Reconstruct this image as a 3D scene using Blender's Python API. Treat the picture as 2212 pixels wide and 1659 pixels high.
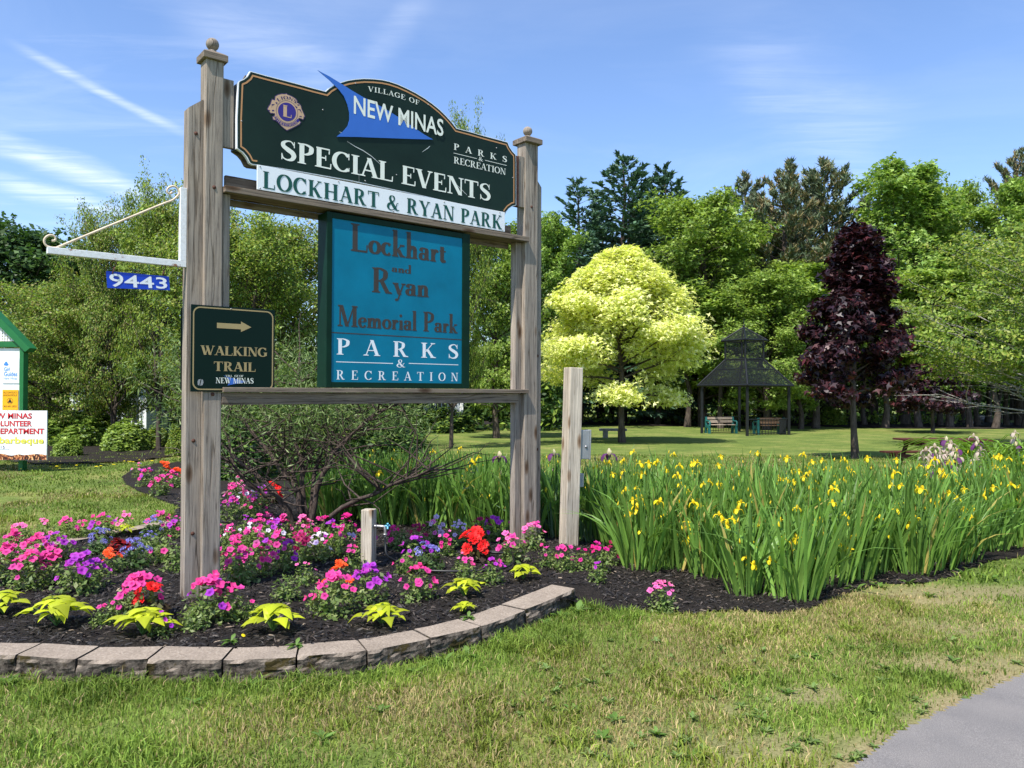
import bpy, bmesh, math, random
import numpy as np
from mathutils import Vector, Matrix

for o in list(bpy.data.objects): bpy.data.objects.remove(o)
sc = bpy.context.scene
C = sc.collection
R = math.radians
rng = np.random.default_rng(7)
random.seed(7)

# ------------------------------------------------------------------ camera
FPX, CX, CY = 1662.0, 1106.0, 829.5          # focal length and centre for a 2212 px wide picture
CAMZ = 1.55
pitch, roll = 0.0105, 0.004
Fv = Vector((0, math.cos(pitch), math.sin(pitch)))
Rv = Vector((math.cos(roll), 0, math.sin(roll))); Rv = (Rv - Fv * Rv.dot(Fv)).normalized()
Uv = Rv.cross(Fv).normalized()
cam = bpy.data.objects.new('camera', bpy.data.cameras.new('camera')); C.objects.link(cam)
cam.data.sensor_width = 36; cam.data.lens = 36 * FPX / 2212
cam.data.clip_start = 0.05; cam.data.clip_end = 3000
M = Matrix((Rv, Uv, -Fv)).transposed().to_4x4(); M.translation = (0, 0, CAMZ)
cam.matrix_world = M
sc.camera = cam
sc.render.resolution_x, sc.render.resolution_y = 1024, 768

# ------------------------------------------------------------------ light
SUN_AZ, SUN_EL = 57.0, 58.0                  # from behind the camera on the left
S = Vector((-math.cos(R(SUN_AZ)) * math.cos(R(SUN_EL)), -math.sin(R(SUN_AZ)) * math.cos(R(SUN_EL)), math.sin(R(SUN_EL))))
sun = bpy.data.objects.new('sun', bpy.data.lights.new('sun', 'SUN')); C.objects.link(sun)
sun.data.energy = 4.9; sun.data.angle = R(0.5); sun.data.color = (1, .95, .87)
sun.rotation_euler = S.to_track_quat('Z', 'Y').to_euler()
w = bpy.data.worlds.new('World'); sc.world = w; w.use_nodes = True
nt = w.node_tree; N = nt.nodes; L = nt.links; N.clear()
out = N.new('ShaderNodeOutputWorld'); bg = N.new('ShaderNodeBackground'); bg.inputs[1].default_value = 0.135
sky = N.new('ShaderNodeTexSky'); sky.sky_type = 'NISHITA'; sky.sun_disc = False
sky.sun_elevation = R(SUN_EL); sky.sun_rotation = math.atan2(S.x, S.y) % (2 * math.pi)
sky.air_density = 1.0; sky.dust_density = 0.6; sky.ozone_density = 2.6
# thin cirrus, laid on the direction of the sky
tc = N.new('ShaderNodeTexCoord')
sep = N.new('ShaderNodeSeparateXYZ'); L.new(tc.outputs['Generated'], sep.inputs[0])
def mth(op, a, b=None, c=None, clamp=False):
    n = N.new('ShaderNodeMath'); n.operation = op; n.use_clamp = clamp
    for i, v in enumerate((a, b, c)):
        if v is None: continue
        if isinstance(v, (int, float)): n.inputs[i].default_value = v
        else: L.new(v, n.inputs[i])
    return n.outputs[0]
zz = mth('MAXIMUM', sep.outputs[2], 0.04)
px_ = mth('DIVIDE', sep.outputs[0], zz); py_ = mth('DIVIDE', sep.outputs[1], zz)
cmb = N.new('ShaderNodeCombineXYZ'); L.new(px_, cmb.inputs[0]); L.new(py_, cmb.inputs[1])
def cloud(rot, scl, nscale, lo, hi, seed, dist=1.5, det=8):
    mp = N.new('ShaderNodeMapping'); mp.inputs['Rotation'].default_value = (0, 0, rot); mp.inputs['Scale'].default_value = scl
    mp.inputs['Location'].default_value = seed
    L.new(cmb.outputs[0], mp.inputs[0])
    nz = N.new('ShaderNodeTexNoise'); nz.inputs['Scale'].default_value = nscale; nz.inputs['Detail'].default_value = det
    nz.inputs['Roughness'].default_value = .62; nz.inputs['Distortion'].default_value = dist
    L.new(mp.outputs[0], nz.inputs['Vector'])
    r = N.new('ShaderNodeMapRange'); r.inputs[1].default_value = lo; r.inputs[2].default_value = hi
    L.new(nz.outputs[0], r.inputs[0]); return r.outputs[0]
def mask(val, lo, hi):
    r = N.new('ShaderNodeMapRange'); r.interpolation_type = 'SMOOTHSTEP'; r.inputs[1].default_value = lo; r.inputs[2].default_value = hi
    L.new(val, r.inputs[0]); return r.outputs[0]
leftm = mask(sep.outputs[0], 0.02, -0.42)
c1 = mth('MULTIPLY', cloud(.55, (.45, 2.2, 1), .75, .50, .80, (1.3, .4, 0)), mth('MULTIPLY', leftm, .22))
c2 = mth('MULTIPLY', cloud(-.3, (.8, 1.1, 1), .6, .45, .85, (4.2, 2.4, 0)), 0.12)
# one long streak from the upper left down to the right, as the photo shows
def streak(ax, az, bx, bz, wid, gain, nrot):
    # distance of the direction (x/y, z/y) from the line a-b
    yy = mth('MAXIMUM', sep.outputs[1], 0.05)
    X = mth('DIVIDE', sep.outputs[0], yy); Z = mth('DIVIDE', sep.outputs[2], yy)
    dx, dz = bx - ax, bz - az; ln = math.hypot(dx, dz); dx /= ln; dz /= ln
    t = mth('ADD', mth('MULTIPLY', mth('SUBTRACT', X, ax), dx), mth('MULTIPLY', mth('SUBTRACT', Z, az), dz))
    d = mth('ADD', mth('MULTIPLY', mth('SUBTRACT', X, ax), -dz), mth('MULTIPLY', mth('SUBTRACT', Z, az), dx))
    wv = cloud(nrot, (1, 1, 1), 1.4, .2, .8, (2.2, 7.1, 0), 0.5, 6)
    d = mth('ADD', d, mth('MULTIPLY', mth('SUBTRACT', wv, .5), wid * 1.1))
    core = mask(mth('ABSOLUTE', d), wid, 0.0)
    ends = mth('MULTIPLY', mask(t, -.02, ln * .35), mask(t, ln * 1.05, ln * .7))
    fib = cloud(nrot, (.6, 3, 1), 2.2, .25, .75, (5, 2, 0), 1.0, 8)
    return mth('MULTIPLY', mth('MULTIPLY', core, ends), mth('MULTIPLY', fib, gain))
st = [streak(-.66, .455, -.42, .33, .010, .7, .5), streak(-.72, .345, -.43, .235, .026, .9, .5), streak(-.72, .285, -.46, .215, .02, .7, .4),
      streak(-.22, .40, -.10, .52, .03, .2, .2), streak(-.45, .50, -.2, .40, .05, .3, .9), streak(.25, .50, .52, .26, .10, .22, .1)]
tot = mth('ADD', c1, c2)
for s_ in st: tot = mth('ADD', tot, s_)
tot = mth('MULTIPLY', tot, mask(sep.outputs[2], 0.0, .10), clamp=True)
mx = N.new('ShaderNodeMixRGB'); L.new(mth('MULTIPLY', tot, .75), mx.inputs[0])
mx.inputs[2].default_value = (7.2, 7.5, 7.9, 1)
tn = N.new('ShaderNodeMixRGB'); tn.blend_type = 'MULTIPLY'; tn.inputs[0].default_value = 1; tn.inputs[2].default_value = (.98, 1.05, 1.20, 1)
L.new(sky.outputs[0], tn.inputs[1]); L.new(tn.outputs[0], mx.inputs[1]); L.new(mx.outputs[0], bg.inputs[0]); L.new(bg.outputs[0], out.inputs[0])
sc.view_settings.view_transform = 'Standard'; sc.view_settings.look = 'None'
sc.view_settings.exposure = 0.62; sc.view_settings.gamma = 1

# ------------------------------------------------------------------ helpers
def ray(px, py):
    return (Fv + Rv * ((px - CX) / FPX) + Uv * ((CY - py) / FPX))
def smooth(a, b, x):
    t = np.clip((x - a) / (b - a), 0, 1); return t * t * (3 - 2 * t)
def ground(x, y):                            # the park falls gently away from the sign
    return -0.5 * np.clip((np.asarray(y, float) - 9) / 28, 0, 1)
def G(px, py, z=None):                       # where a line of sight meets the ground (or height z)
    d = ray(px, py); zz = 0.0 if z is None else z
    for _ in range(12):
        t = (zz - CAMZ) / d.z; x, y = d.x * t, d.y * t
        if z is not None: break
        zz = float(ground(x, y))
    return x, y
def AT(px, py, Y):
    d = ray(px, py); t = Y / d.y
    return Vector((d.x * t, Y, CAMZ + d.z * t))
EDGE = []
def bz(x, y):                                # top of the mulch; it runs out level with the turf beyond the wall
    x = np.asarray(x, float); y = np.asarray(y, float)
    if EDGE:
        d = np.full(x.shape, 9.)
        for (ax, ay), (bx2, by2) in zip(EDGE[:-1], EDGE[1:]):
            l2 = (bx2-ax)**2+(by2-ay)**2; tt = np.clip(((x-ax)*(bx2-ax)+(y-ay)*(by2-ay))/l2, 0, 1)
            d = np.minimum(d, np.hypot(x-ax-tt*(bx2-ax), y-ay-tt*(by2-ay)))
        return np.maximum(.012 + .088 * (1 - smooth(.35, 1.2, x)) * (1 - smooth(7.2, 8.6, y)) * smooth(-.02, .24, d), .012) + ground(x, y)
    return np.maximum(.015 + .088 * (1 - smooth(.35, 1.2, x)) * (1 - smooth(7.2, 8.6, y)), .015) + ground(x, y)
def inpoly(x, y, poly):
    x = np.asarray(x, float); y = np.asarray(y, float); c = np.zeros(x.shape, bool); n = len(poly); j = n - 1
    for i in range(n):
        xi, yi = poly[i]; xj, yj = poly[j]
        c ^= ((yi > y) != (yj > y)) & (x < (xj - xi) * (y - yi) / ((yj - yi) or 1e-9) + xi); j = i
    return c
_ph = np.random.default_rng(3).uniform(0, 6.28, (40, 2)); _an = np.random.default_rng(4).uniform(0, 6.28, 40)
def fnoise(x, y, s=1.0, oct=4, k=0):         # cheap smooth noise, about -1..1
    v = 0; a = 1.0; tot = 0
    for o in range(oct):
        f = s * 2 ** o
        for j in range(3):
            i = (o * 3 + j + k * 5) % 40
            cx, sx = math.cos(_an[i]), math.sin(_an[i])
            v = v + a * np.sin(f * (x * cx + y * sx) + _ph[i, 0] + 1.3 * np.sin(f * .6 * (x * sx - y * cx) + _ph[i, 1]))
        tot += a * 1.8; a *= .55
    return v / tot
def tag(o, label=None, cat=None, group=None, kind=None):
    if label: o['label'] = label
    if cat: o['category'] = cat
    if group: o['group'] = group
    if kind: o['kind'] = kind
    return o
def thing(name, label, cat, loc=(0, 0, 0), rotz=0, group=None):
    o = bpy.data.objects.new(name, None); C.objects.link(o); o.empty_display_size = .1
    o.location = loc; o.rotation_euler = (0, 0, rotz); return tag(o, label, cat, group)
def link(name, me, parent=None, loc=None, rot=None, scl=None):
    o = bpy.data.objects.new(name, me); C.objects.link(o)
    if parent: o.parent = parent
    if loc is not None: o.location = loc
    if rot is not None: o.rotation_euler = rot
    if scl is not None: o.scale = (scl,) * 3 if isinstance(scl, (int, float)) else scl
    return o
def fmesh(name, V, F, mat, col=None, smooth_=False):
    """V (n,3) array, F (m,k) array of equal-sized faces"""
    me = bpy.data.meshes.new(name); V = np.asarray(V, np.float32); F = np.asarray(F, np.int32)
    m, k = F.shape
    me.vertices.add(len(V)); me.vertices.foreach_set('co', V.ravel())
    me.loops.add(m * k); me.loops.foreach_set('vertex_index', F.ravel())
    me.polygons.add(m); me.polygons.foreach_set('loop_start', np.arange(0, m * k, k, dtype=np.int32))
    me.polygons.foreach_set('loop_total', np.full(m, k, np.int32))
    if smooth_: me.polygons.foreach_set('use_smooth', np.ones(m, bool))
    me.materials.append(mat); me.update(calc_edges=True)
    if col is not None:
        a = me.color_attributes.new('Col', 'FLOAT_COLOR', 'POINT')
        c = np.ones((len(V), 4), np.float32); c[:, :3] = col; a.data.foreach_set('color', c.ravel())
    return me
class MB:
    """collects shapes for ONE mesh"""
    def __init__(s): s.V = []; s.F = []; s.sm = []
    def add(s, vs, fs, sm=False):
        b = len(s.V); s.V += [tuple(v) for v in vs]; s.F += [[b + i for i in f] for f in fs]; s.sm += [sm] * len(fs); return s
    def box(s, x0, x1, y0, y1, z0, z1, m=None):
        vs = [Vector(v) for v in ((x0,y0,z0),(x1,y0,z0),(x1,y1,z0),(x0,y1,z0),(x0,y0,z1),(x1,y0,z1),(x1,y1,z1),(x0,y1,z1))]
        if m: vs = [m @ v for v in vs]
        return s.add(vs, [(3,2,1,0),(4,5,6,7),(0,1,5,4),(1,2,6,5),(2,3,7,6),(3,0,4,7)])
    def cbox(s, x0, x1, y0, y1, z0, z1, c=.006, m=None):   # box with chamfered edges
        bm = bmesh.new(); bmesh.ops.create_cube(bm, size=1)
        for v in bm.verts: v.co = ((x0+x1)/2 + v.co.x*(x1-x0), (y0+y1)/2 + v.co.y*(y1-y0), (z0+z1)/2 + v.co.z*(z1-z0))
        bmesh.ops.bevel(bm, geom=bm.edges[:], offset=c, segments=2, affect='EDGES', profile=.6)
        bm.verts.index_update()
        vs = [(m @ v.co) if m else v.co.copy() for v in bm.verts]; fs = [[v.index for v in f.verts] for f in bm.faces]; bm.free()
        return s.add(vs, fs)
    def prism(s, poly, y0, y1):             # poly in x,z, extruded along y; y0 nearer
        n = len(poly); vs = [(x, y0, z) for x, z in poly] + [(x, y1, z) for x, z in poly]
        fs = [list(range(n)), list(range(2*n-1, n-1, -1))] + [[(i+1)%n, i, i+n, (i+1)%n+n] for i in range(n)]
        return s.add(vs, fs)
    def tube(s, pts, rad, n=8, cap=True, sm=True):
        pts = [Vector(p) for p in pts]; rad = rad if hasattr(rad, '__len__') else [rad]*len(pts)
        vs = []; prev = None
        for i, p in enumerate(pts):
            t = (pts[min(i+1, len(pts)-1)] - pts[max(i-1, 0)]).normalized()
            if prev is None: a = t.cross(Vector((0,0,1)) if abs(t.z) < .9 else Vector((1,0,0))).normalized()
            else: a = (prev - t*prev.dot(t)).normalized()
            prev = a; b = t.cross(a)
            vs += [p + (a*math.cos(2*math.pi*k/n) + b*math.sin(2*math.pi*k/n))*rad[i] for k in range(n)]
        fs = [[i*n+k, i*n+(k+1)%n, (i+1)*n+(k+1)%n, (i+1)*n+k] for i in range(len(pts)-1) for k in range(n)]
        s.add(vs, fs, sm)
        if cap: s.add(vs[:n], [list(range(n))[::-1]]); s.add(vs[-n:], [list(range(n))])
        return s
    def lathe(s, prof, n=16, c=(0,0,0)):     # prof [(r,z)]
        vs = [(c[0]+r*math.cos(2*math.pi*k/n), c[1]+r*math.sin(2*math.pi*k/n), c[2]+z) for r, z in prof for k in range(n)]
        fs = [[i*n+k, i*n+(k+1)%n, (i+1)*n+(k+1)%n, (i+1)*n+k] for i in range(len(prof)-1) for k in range(n)]
        return s.add(vs, fs, True)
    def mesh(s, name, mat):
        me = bpy.data.meshes.new(name); me.from_pydata(s.V, [], s.F); me.materials.append(mat)
        me.polygons.foreach_set('use_smooth', s.sm); me.update(); return me
    def build(s, name, mat, parent=None, **k): return link(name, s.mesh(name, mat), parent, **k)

# ------------------------------------------------------------------ materials
def mat_new(name):
    m = bpy.data.materials.new(name); m.use_nodes = True; t = m.node_tree; return m, t, t.nodes['Principled BSDF']
def nd(t, kind, **inp):
    n = t.nodes.new(kind)
    for k, v in inp.items():
        k = k.replace('_', ' ')
        n.inputs[k].default_value = v
    return n
def coords(t, scale=(1,1,1), kind='Object', rot=(0,0,0)):
    c = t.nodes.new('ShaderNodeTexCoord'); m = t.nodes.new('ShaderNodeMapping'); m.inputs['Scale'].default_value = scale
    m.inputs['Rotation'].default_value = rot
    t.links.new(c.outputs[kind], m.inputs[0]); return m.outputs[0]
def ramp(t, src, stops):
    r = t.nodes.new('ShaderNodeValToRGB'); e = r.color_ramp.elements
    while len(e) < len(stops): e.new(.5)
    for i, (p, c) in enumerate(stops): e[i].position = p; e[i].color = (*c, 1) if len(c) == 3 else c
    t.links.new(src, r.inputs[0]); return r.outputs[0]
def noise(t, vec, scale, detail=5, rough=.55, dist=0):
    n = nd(t, 'ShaderNodeTexNoise', Scale=scale, Detail=detail, Roughness=rough, Distortion=dist); t.links.new(vec, n.inputs['Vector']); return n.outputs[0]
def mixc(t, f, a, b, mode='MIX'):
    n = t.nodes.new('ShaderNodeMixRGB'); n.blend_type = mode
    for i, v in enumerate((f, a, b)):
        if isinstance(v, (int, float)): n.inputs[i].default_value = v
        elif isinstance(v, tuple): n.inputs[i].default_value = (*v, 1)
        else: t.links.new(v, n.inputs[i])
    return n.outputs[0]
def bump(t, b, h, strength=.3, dist=.01, prev=None):
    n = nd(t, 'ShaderNodeBump', Strength=strength, Distance=dist); t.links.new(h, n.inputs['Height'])
    t.links.new(n.outputs[0], b.inputs['Normal']); return n
def paint(name, col, rough=.5, var=.12, scale=6, bmp=0.0, metal=0, spec=.4):
    m, t, b = mat_new(name); v = coords(t); n = noise(t, v, scale, 6, .6)
    hi = tuple(min(1, c*(1+var)) for c in col); lo = tuple(c*(1-var) for c in col)
    t.links.new(ramp(t, n, [(.3, lo), (.7, hi)]), b.inputs['Base Color'])
    b.inputs['Roughness'].default_value = rough; b.inputs['Metallic'].default_value = metal; b.inputs['Specular IOR Level'].default_value = spec
    if bmp: bump(t, b, noise(t, v, scale*12, 4), bmp, .004)
    return m
def wood(name, axis, dark, light, grain=1.0, seed=0):
    m, t, b = mat_new(name)
    sc_ = {'z': (42*grain, 42*grain, 1.7), 'x': (1.7, 42*grain, 42*grain)}[axis]
    v = coords(t, sc_); wv = coords(t, (3, 3, 3)); 
    n1 = noise(t, v, 1.6, 8, .72, .5)
    v2 = coords(t, tuple(s*.35 for s in sc_)); n2 = noise(t, v2, 1.0, 3, .5, .8)
    n3 = noise(t, wv, 1.2, 3)
    base = ramp(t, n1, [(.36, dark), (.47, tuple(a*.35+c*.65 for a, c in zip(dark, light))), (.62, light)])
    base = mixc(t, .5, base, ramp(t, n2, [(.35, (.55,.52,.5)), (.65, (1.15,1.12,1.08))]), 'MULTIPLY')
    base = mixc(t, .5, base, ramp(t, n3, [(.3, (.7,.7,.72)), (.7, (1.15,1.08,1.0))]), 'MULTIPLY')
    # drying cracks and knots
    kn = {'z': (6.5, 6.5, 2.3), 'x': (2.3, 6.5, 6.5)}[axis]
    vo = nd(t, 'ShaderNodeTexVoronoi', Scale=1.0); t.links.new(coords(t, kn), vo.inputs['Vector'])
    k = ramp(t, vo.outputs['Distance'], [(.05, (.30,.2,.14)), (.13, (.62,.52,.44)), (.2, (1,1,1))])
    base = mixc(t, 1, base, k, 'MULTIPLY')
    cr = {'z': (16, 16, .55), 'x': (.55, 16, 16)}[axis]
    n4 = noise(t, coords(t, cr), 1.0, 2, .4, .2)
    c = ramp(t, n4, [(.485, (1,1,1)), (.5, (.38,.34,.3)), (.515, (1,1,1))])
    base = mixc(t, .85, base, c, 'MULTIPLY')
    t.links.new(base, b.inputs['Base Color']); b.inputs['Roughness'].default_value = .85; b.inputs['Specular IOR Level'].default_value = .2
    bump(t, b, mixc(t, .5, n1, c), .8, .006)
    return m
def foliage(name, trans=.35, rough=.5, tint=(1,1,1), spec=.35):
    m, t, b = mat_new(name); a = t.nodes.new('ShaderNodeAttribute'); a.attribute_name = 'Col'
    col = mixc(t, 1.0, a.outputs['Color'], tint, 'MULTIPLY')
    t.links.new(col, b.inputs['Base Color']); b.inputs['Roughness'].default_value = rough; b.inputs['Specular IOR Level'].default_value = spec
    tr = t.nodes.new('ShaderNodeBsdfTranslucent'); t.links.new(mixc(t, 1.0, col, (1.25, 1.3, .7), 'MULTIPLY'), tr.inputs[0])
    mx = t.nodes.new('ShaderNodeMixShader'); mx.inputs[0].default_value = trans
    t.links.new(b.outputs[0], mx.inputs[1]); t.links.new(tr.outputs[0], mx.inputs[2])
    t.links.new(mx.outputs[0], t.nodes['Material Output'].inputs[0]); return m
def bark(name, lo, hi, scale=9):
    m, t, b = mat_new(name); v = coords(t, (scale, scale, scale*.25)); n = noise(t, v, 1, 8, .7, .5)
    t.links.new(ramp(t, n, [(.35, lo), (.65, hi)]), b.inputs['Base Color']); b.inputs['Roughness'].default_value = .9
    b.inputs['Specular IOR Level'].default_value = .15
    bump(t, b, n, .8, .03); return m
m_post = wood('weathered_post_wood', 'z', (.14,.118,.098), (.40,.348,.29))
m_rail = wood('weathered_rail_wood', 'x', (.09,.07,.055), (.27,.22,.17))
m_stake = wood('pale_stake_wood', 'z', (.25,.21,.16), (.62,.56,.46), 1.3)
m_wall = None
m_fol = foliage('leaf_surface')
m_needle = foliage('needle_surface', .15, .6)
m_gloss = foliage('glossy_leaf_surface', .10, .45, spec=.4)
m_iris = foliage('iris_leaf_surface', .3, .42)
m_petal = foliage('petal_surface', .3, .6)
m_bark = bark('brown_bark', (.035,.026,.02), (.13,.105,.085))
m_palebark = bark('pale_bark', (.13,.12,.10), (.42,.40,.36))
m_stem = bark('shrub_stem_bark', (.03,.022,.018), (.12,.09,.075), 30)
# ------------------------------------------------------------------ lettering (a drawn serif alphabet; unit = cap height)
T_, t_ = .17, .055
def crom(pts, closed, k=6):
    n = len(pts); o = []
    rngi = range(n) if closed else range(n-1)
    for i in rngi:
        g = lambda j: np.array(pts[j % n] if closed else pts[min(max(j, 0), n-1)], float)
        p0, p1, p2, p3 = g(i-1), g(i), g(i+1), g(i+2)
        for s in range(k):
            u = s/k; o.append(.5*((2*p1)+(-p0+p2)*u+(2*p0-5*p1+4*p2-p3)*u*u+(-p0+3*p1-3*p2+p3)*u**3))
    if not closed: o.append(np.array(pts[-1], float))
    return np.array(o)
def stroke(pts, ws=None, closed=False, T=T_, t=t_):
    P = crom(pts, closed); n = len(P)
    tg = np.roll(P, -1, 0) - np.roll(P, 1, 0) if closed else np.gradient(P, axis=0)
    tg /= np.linalg.norm(tg, axis=1)[:, None] + 1e-9
    if ws is None: w = t + (T - t) * np.abs(tg[:, 1])**1.5
    else: w = np.interp(np.linspace(0, 1, n), np.linspace(0, 1, len(ws)), ws)
    nn = np.stack([-tg[:, 1], tg[:, 0]], 1); A = P + nn*w[:, None]/2; B = P - nn*w[:, None]/2
    V = [tuple(a) for a in A] + [tuple(b) for b in B]
    F = [(i+1, i, i+n, i+1+n) for i in range(n-1)]
    if closed: F.append((0, n-1, 2*n-1, n))
    return V, F
def Q(*p): return list(p), [tuple(range(len(p)))]
def d_(x0, y0, x1, y1, w):
    if y0 > y1: x0, y0, x1, y1 = x1, y1, x0, y0
    return Q((x0-w/2, y0), (x0+w/2, y0), (x1+w/2, y1), (x1-w/2, y1))
def h_(x0, x1, y, t=.055): return Q((x0, y-t/2), (x1, y-t/2), (x1, y+t/2), (x0, y+t/2))
def f_(x, y, w):                             # bracketed serif
    s = 1 if y < .45 else -1
    a = [(x-w/2, y), (x+w/2, y), (x+w/2, y+.04*s), (x+w*.2, y+.075*s), (x-w*.2, y+.075*s), (x-w/2, y+.04*s)]
    return Q(*(a if s > 0 else a[::-1]))
def arc(cx, cy, rx, ry, a0, a1, n=9): return [(cx+rx*math.cos(R(a0+(a1-a0)*i/(n-1))), cy+ry*math.sin(R(a0+(a1-a0)*i/(n-1)))) for i in range(n)]
def ell(cx, cy, rx, ry, n=12): return [(cx+rx*math.cos(2*math.pi*i/n), cy+ry*math.sin(2*math.pi*i/n)) for i in range(n)]
def glyph(ch, T):
    t = t_ if T < .185 else .07
    v = lambda x, a=0, b=1: d_(x, a, x, b, T)
    c = lambda p, cl=False: stroke(p, None, cl, T, t)
    if ch == 'A': return .80, [d_(.1,0,.39,1,t), d_(.68,0,.39,1,T), h_(.2,.58,.33,t), f_(.1,0,.27), f_(.67,0,.32)]
    if ch == 'C': return .78, [c(arc(.43,.5,.34,.475,42,318,12)), d_(.70,.66,.70,.99,.04), d_(.70,.05,.71,.26,.03)]
    if ch == 'G': return .84, [c(arc(.43,.5,.34,.475,42,322,12)), d_(.70,.68,.70,.99,.04), v(.68,.08,.42), f_(.67,.46,.34)]
    if ch in 'EF':
        g = [v(.19), h_(.08,.62,.972,t), h_(.19,.46,.51,t), d_(.60,.74,.61,1,.045), d_(.46,.38,.46,.64,.04), f_(.19,0,.33)]
        if ch == 'E': g += [h_(.1,.66,.028,t), d_(.66,0,.67,.27,.045)]
        return (.72 if ch == 'E' else .64), g
    if ch == 'H': return .92, [v(.19), v(.72), h_(.19,.72,.5,t)] + [f_(x,y,.33) for x in (.19,.72) for y in (0,1)]
    if ch == 'I': return .40, [v(.20), f_(.20,0,.34), f_(.20,1,.34)]
    if ch == 'K': return .86, [v(.19), d_(.28,.40,.68,1,t), d_(.36,.56,.68,0,T*1.05), f_(.19,0,.33), f_(.19,1,.33), f_(.68,1,.26), f_(.70,0,.32)]
    if ch == 'L': return .70, [v(.19), h_(.1,.64,.028,t), d_(.64,0,.65,.28,.045), f_(.19,0,.33), f_(.19,1,.33)]
    if ch == 'M': return 1.06, [d_(.15,0,.15,1,t), v(.88), d_(.2,1,.50,0,T), d_(.50,0,.84,1,t), f_(.15,0,.26), f_(.88,0,.33), f_(.16,1,.26), f_(.88,1,.3)]
    if ch == 'N': return .90, [d_(.16,0,.16,1,t), d_(.74,0,.74,1,t), d_(.2,1,.70,0,T), f_(.16,0,.26), f_(.15,1,.24), f_(.74,1,.26)]
    if ch == 'O': return .88, [c(ell(.44,.5,.34,.475), True)]
    if ch in 'PR':
        g = [v(.19), c([(.19,.972),(.36,.972),(.54,.88),(.56,.74),(.52,.6),(.36,.49),(.19,.49)]), f_(.19,0,.33), f_(.15,1,.24)]
        if ch == 'R': g += [d_(.40,.5,.66,0,T), f_(.70,0,.26)]
        return (.68 if ch == 'P' else .84), g
    if ch == 'S': return .66, [stroke([(.54,.80),(.44,.955),(.28,.955),(.14,.84),(.15,.68),(.32,.54),(.48,.42),(.54,.26),(.46,.09),(.28,.04),(.13,.12),(.09,.26)],
                              [.05,.05,.07,T*.75,T*.95,T*1.15,T*1.15,T*.95,T*.75,.07,.05,.05]), d_(.555,.68,.555,.98,.035), d_(.085,.02,.085,.32,.035)]
    if ch == 'T': return .80, [v(.39), h_(.04,.74,.972,t), d_(.05,.76,.045,1,.04), d_(.73,.76,.735,1,.04), f_(.39,0,.36)]
    if ch == 'V': return .80, [d_(.13,1,.40,0,T), d_(.68,1,.42,0,t), f_(.13,1,.32), f_(.68,1,.25)]
    if ch == 'W': return 1.14, [d_(.13,1,.36,0,T), d_(.60,.96,.38,0,t), d_(.50,1,.76,0,T), d_(1.02,1,.78,0,t), f_(.13,1,.32), f_(1.02,1,.25), f_(.52,1,.26)]
    if ch == 'Y': return .80, [d_(.13,1,.39,.44,T), d_(.66,1,.41,.44,t), v(.40,0,.46), f_(.13,1,.32), f_(.67,1,.24), f_(.40,0,.34)]
    if ch == '&': return .90, [stroke([(.80,.52),(.70,.48),(.62,.22),(.42,.04),(.22,.04),(.10,.2),(.16,.38),(.34,.52),(.50,.68),(.50,.88),(.38,.96),(.25,.88),(.25,.70),(.38,.46),(.56,.2),(.72,.05),(.86,.08)],
                              [.05,.05,.05,.06,.07,T*.8,T*.8,.08,.07,T*.6,.05,T*.6,T*.8,T*1.05,T*1.05,.08,.04])]
    T = T*.88; t = .045 if T < .16 else .058
    v = lambda x, a=0, b=1: d_(x, a, x, b, T)
    x = .47
    if ch == 'a': return .48, [v(.34,.02,.34), c([(.09,.33),(.13,.43),(.22,.455),(.33,.42),(.34,.32)]), c(ell(.2,.14,.12,.115), True), h_(.34,.46,.03,.05)]
    if ch == 'c': return .43, [c(arc(.24,.235,.17,.215,45,315,9))]
    if ch == 'd': return .54, [c(ell(.22,.23,.16,.21), True), v(.40,0,1), f_(.36,1,.16), h_(.4,.5,.02,.04)]
    if ch == 'e': return .45, [h_(.1,.37,.27,.045), c([(.37,.27),(.34,.42),(.22,.455),(.1,.36),(.08,.2),(.16,.04),(.28,.02),(.39,.1)])]
    if ch in 'hnmk l i r'.replace(' ', ''):
        top = 1 if ch in 'hkl' else x
        g = [v(.14,0,top), f_(.14,0,.26), Q((.02,top-.05),(.14,top-.06),(.14,top),(.02,top-.02))]
        if ch in 'hnm': g += [c([(.17,.33),(.27,.45),(.36,.43),(.40,.33)]), v(.40,0,.36), f_(.40,0,.24)]
        if ch == 'm': g += [c([(.43,.33),(.53,.45),(.62,.43),(.66,.33)]), v(.66,0,.36), f_(.66,0,.24)]
        if ch == 'i': g += [Q(*ell(.13,.70,.075,.075))]
        if ch == 'r': g += [c([(.17,.3),(.24,.43),(.32,.45)]), Q(*ell(.33,.41,.055,.055))]
        if ch == 'k': g += [d_(.18,.2,.40,.45,t), d_(.26,.28,.42,0,T), f_(.44,0,.22), f_(.42,x,.2)]
        return {'h':.56,'n':.56,'m':.82,'k':.56,'l':.28,'i':.28,'r':.39}[ch], g
    if ch == 'o': return .50, [c(ell(.25,.235,.175,.215), True)]
    if ch == 't': return .34, [v(.15,.06,.62), h_(.03,.31,.445,.05), c([(.15,.1),(.2,.03),(.31,.08)])]
    if ch == 'y': return .54, [d_(.13,x,.30,.0,T), d_(.46,x,.22,-.24,t), f_(.13,x,.24), f_(.46,x,.18), Q(*ell(.17,-.22,.06,.055))]
    if ch == '.': return .2, [Q(*ell(.1,.06,.06,.06))]
    return .34, []
def serif(s, T=T_, gap=0.0):
    x = 0; out = []
    for ch in s:
        adv, prims = glyph(ch, T)
        out += [([(x+a, b) for a, b in V], F) for V, F in prims]; x += adv + gap
    return x - gap, out
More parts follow.
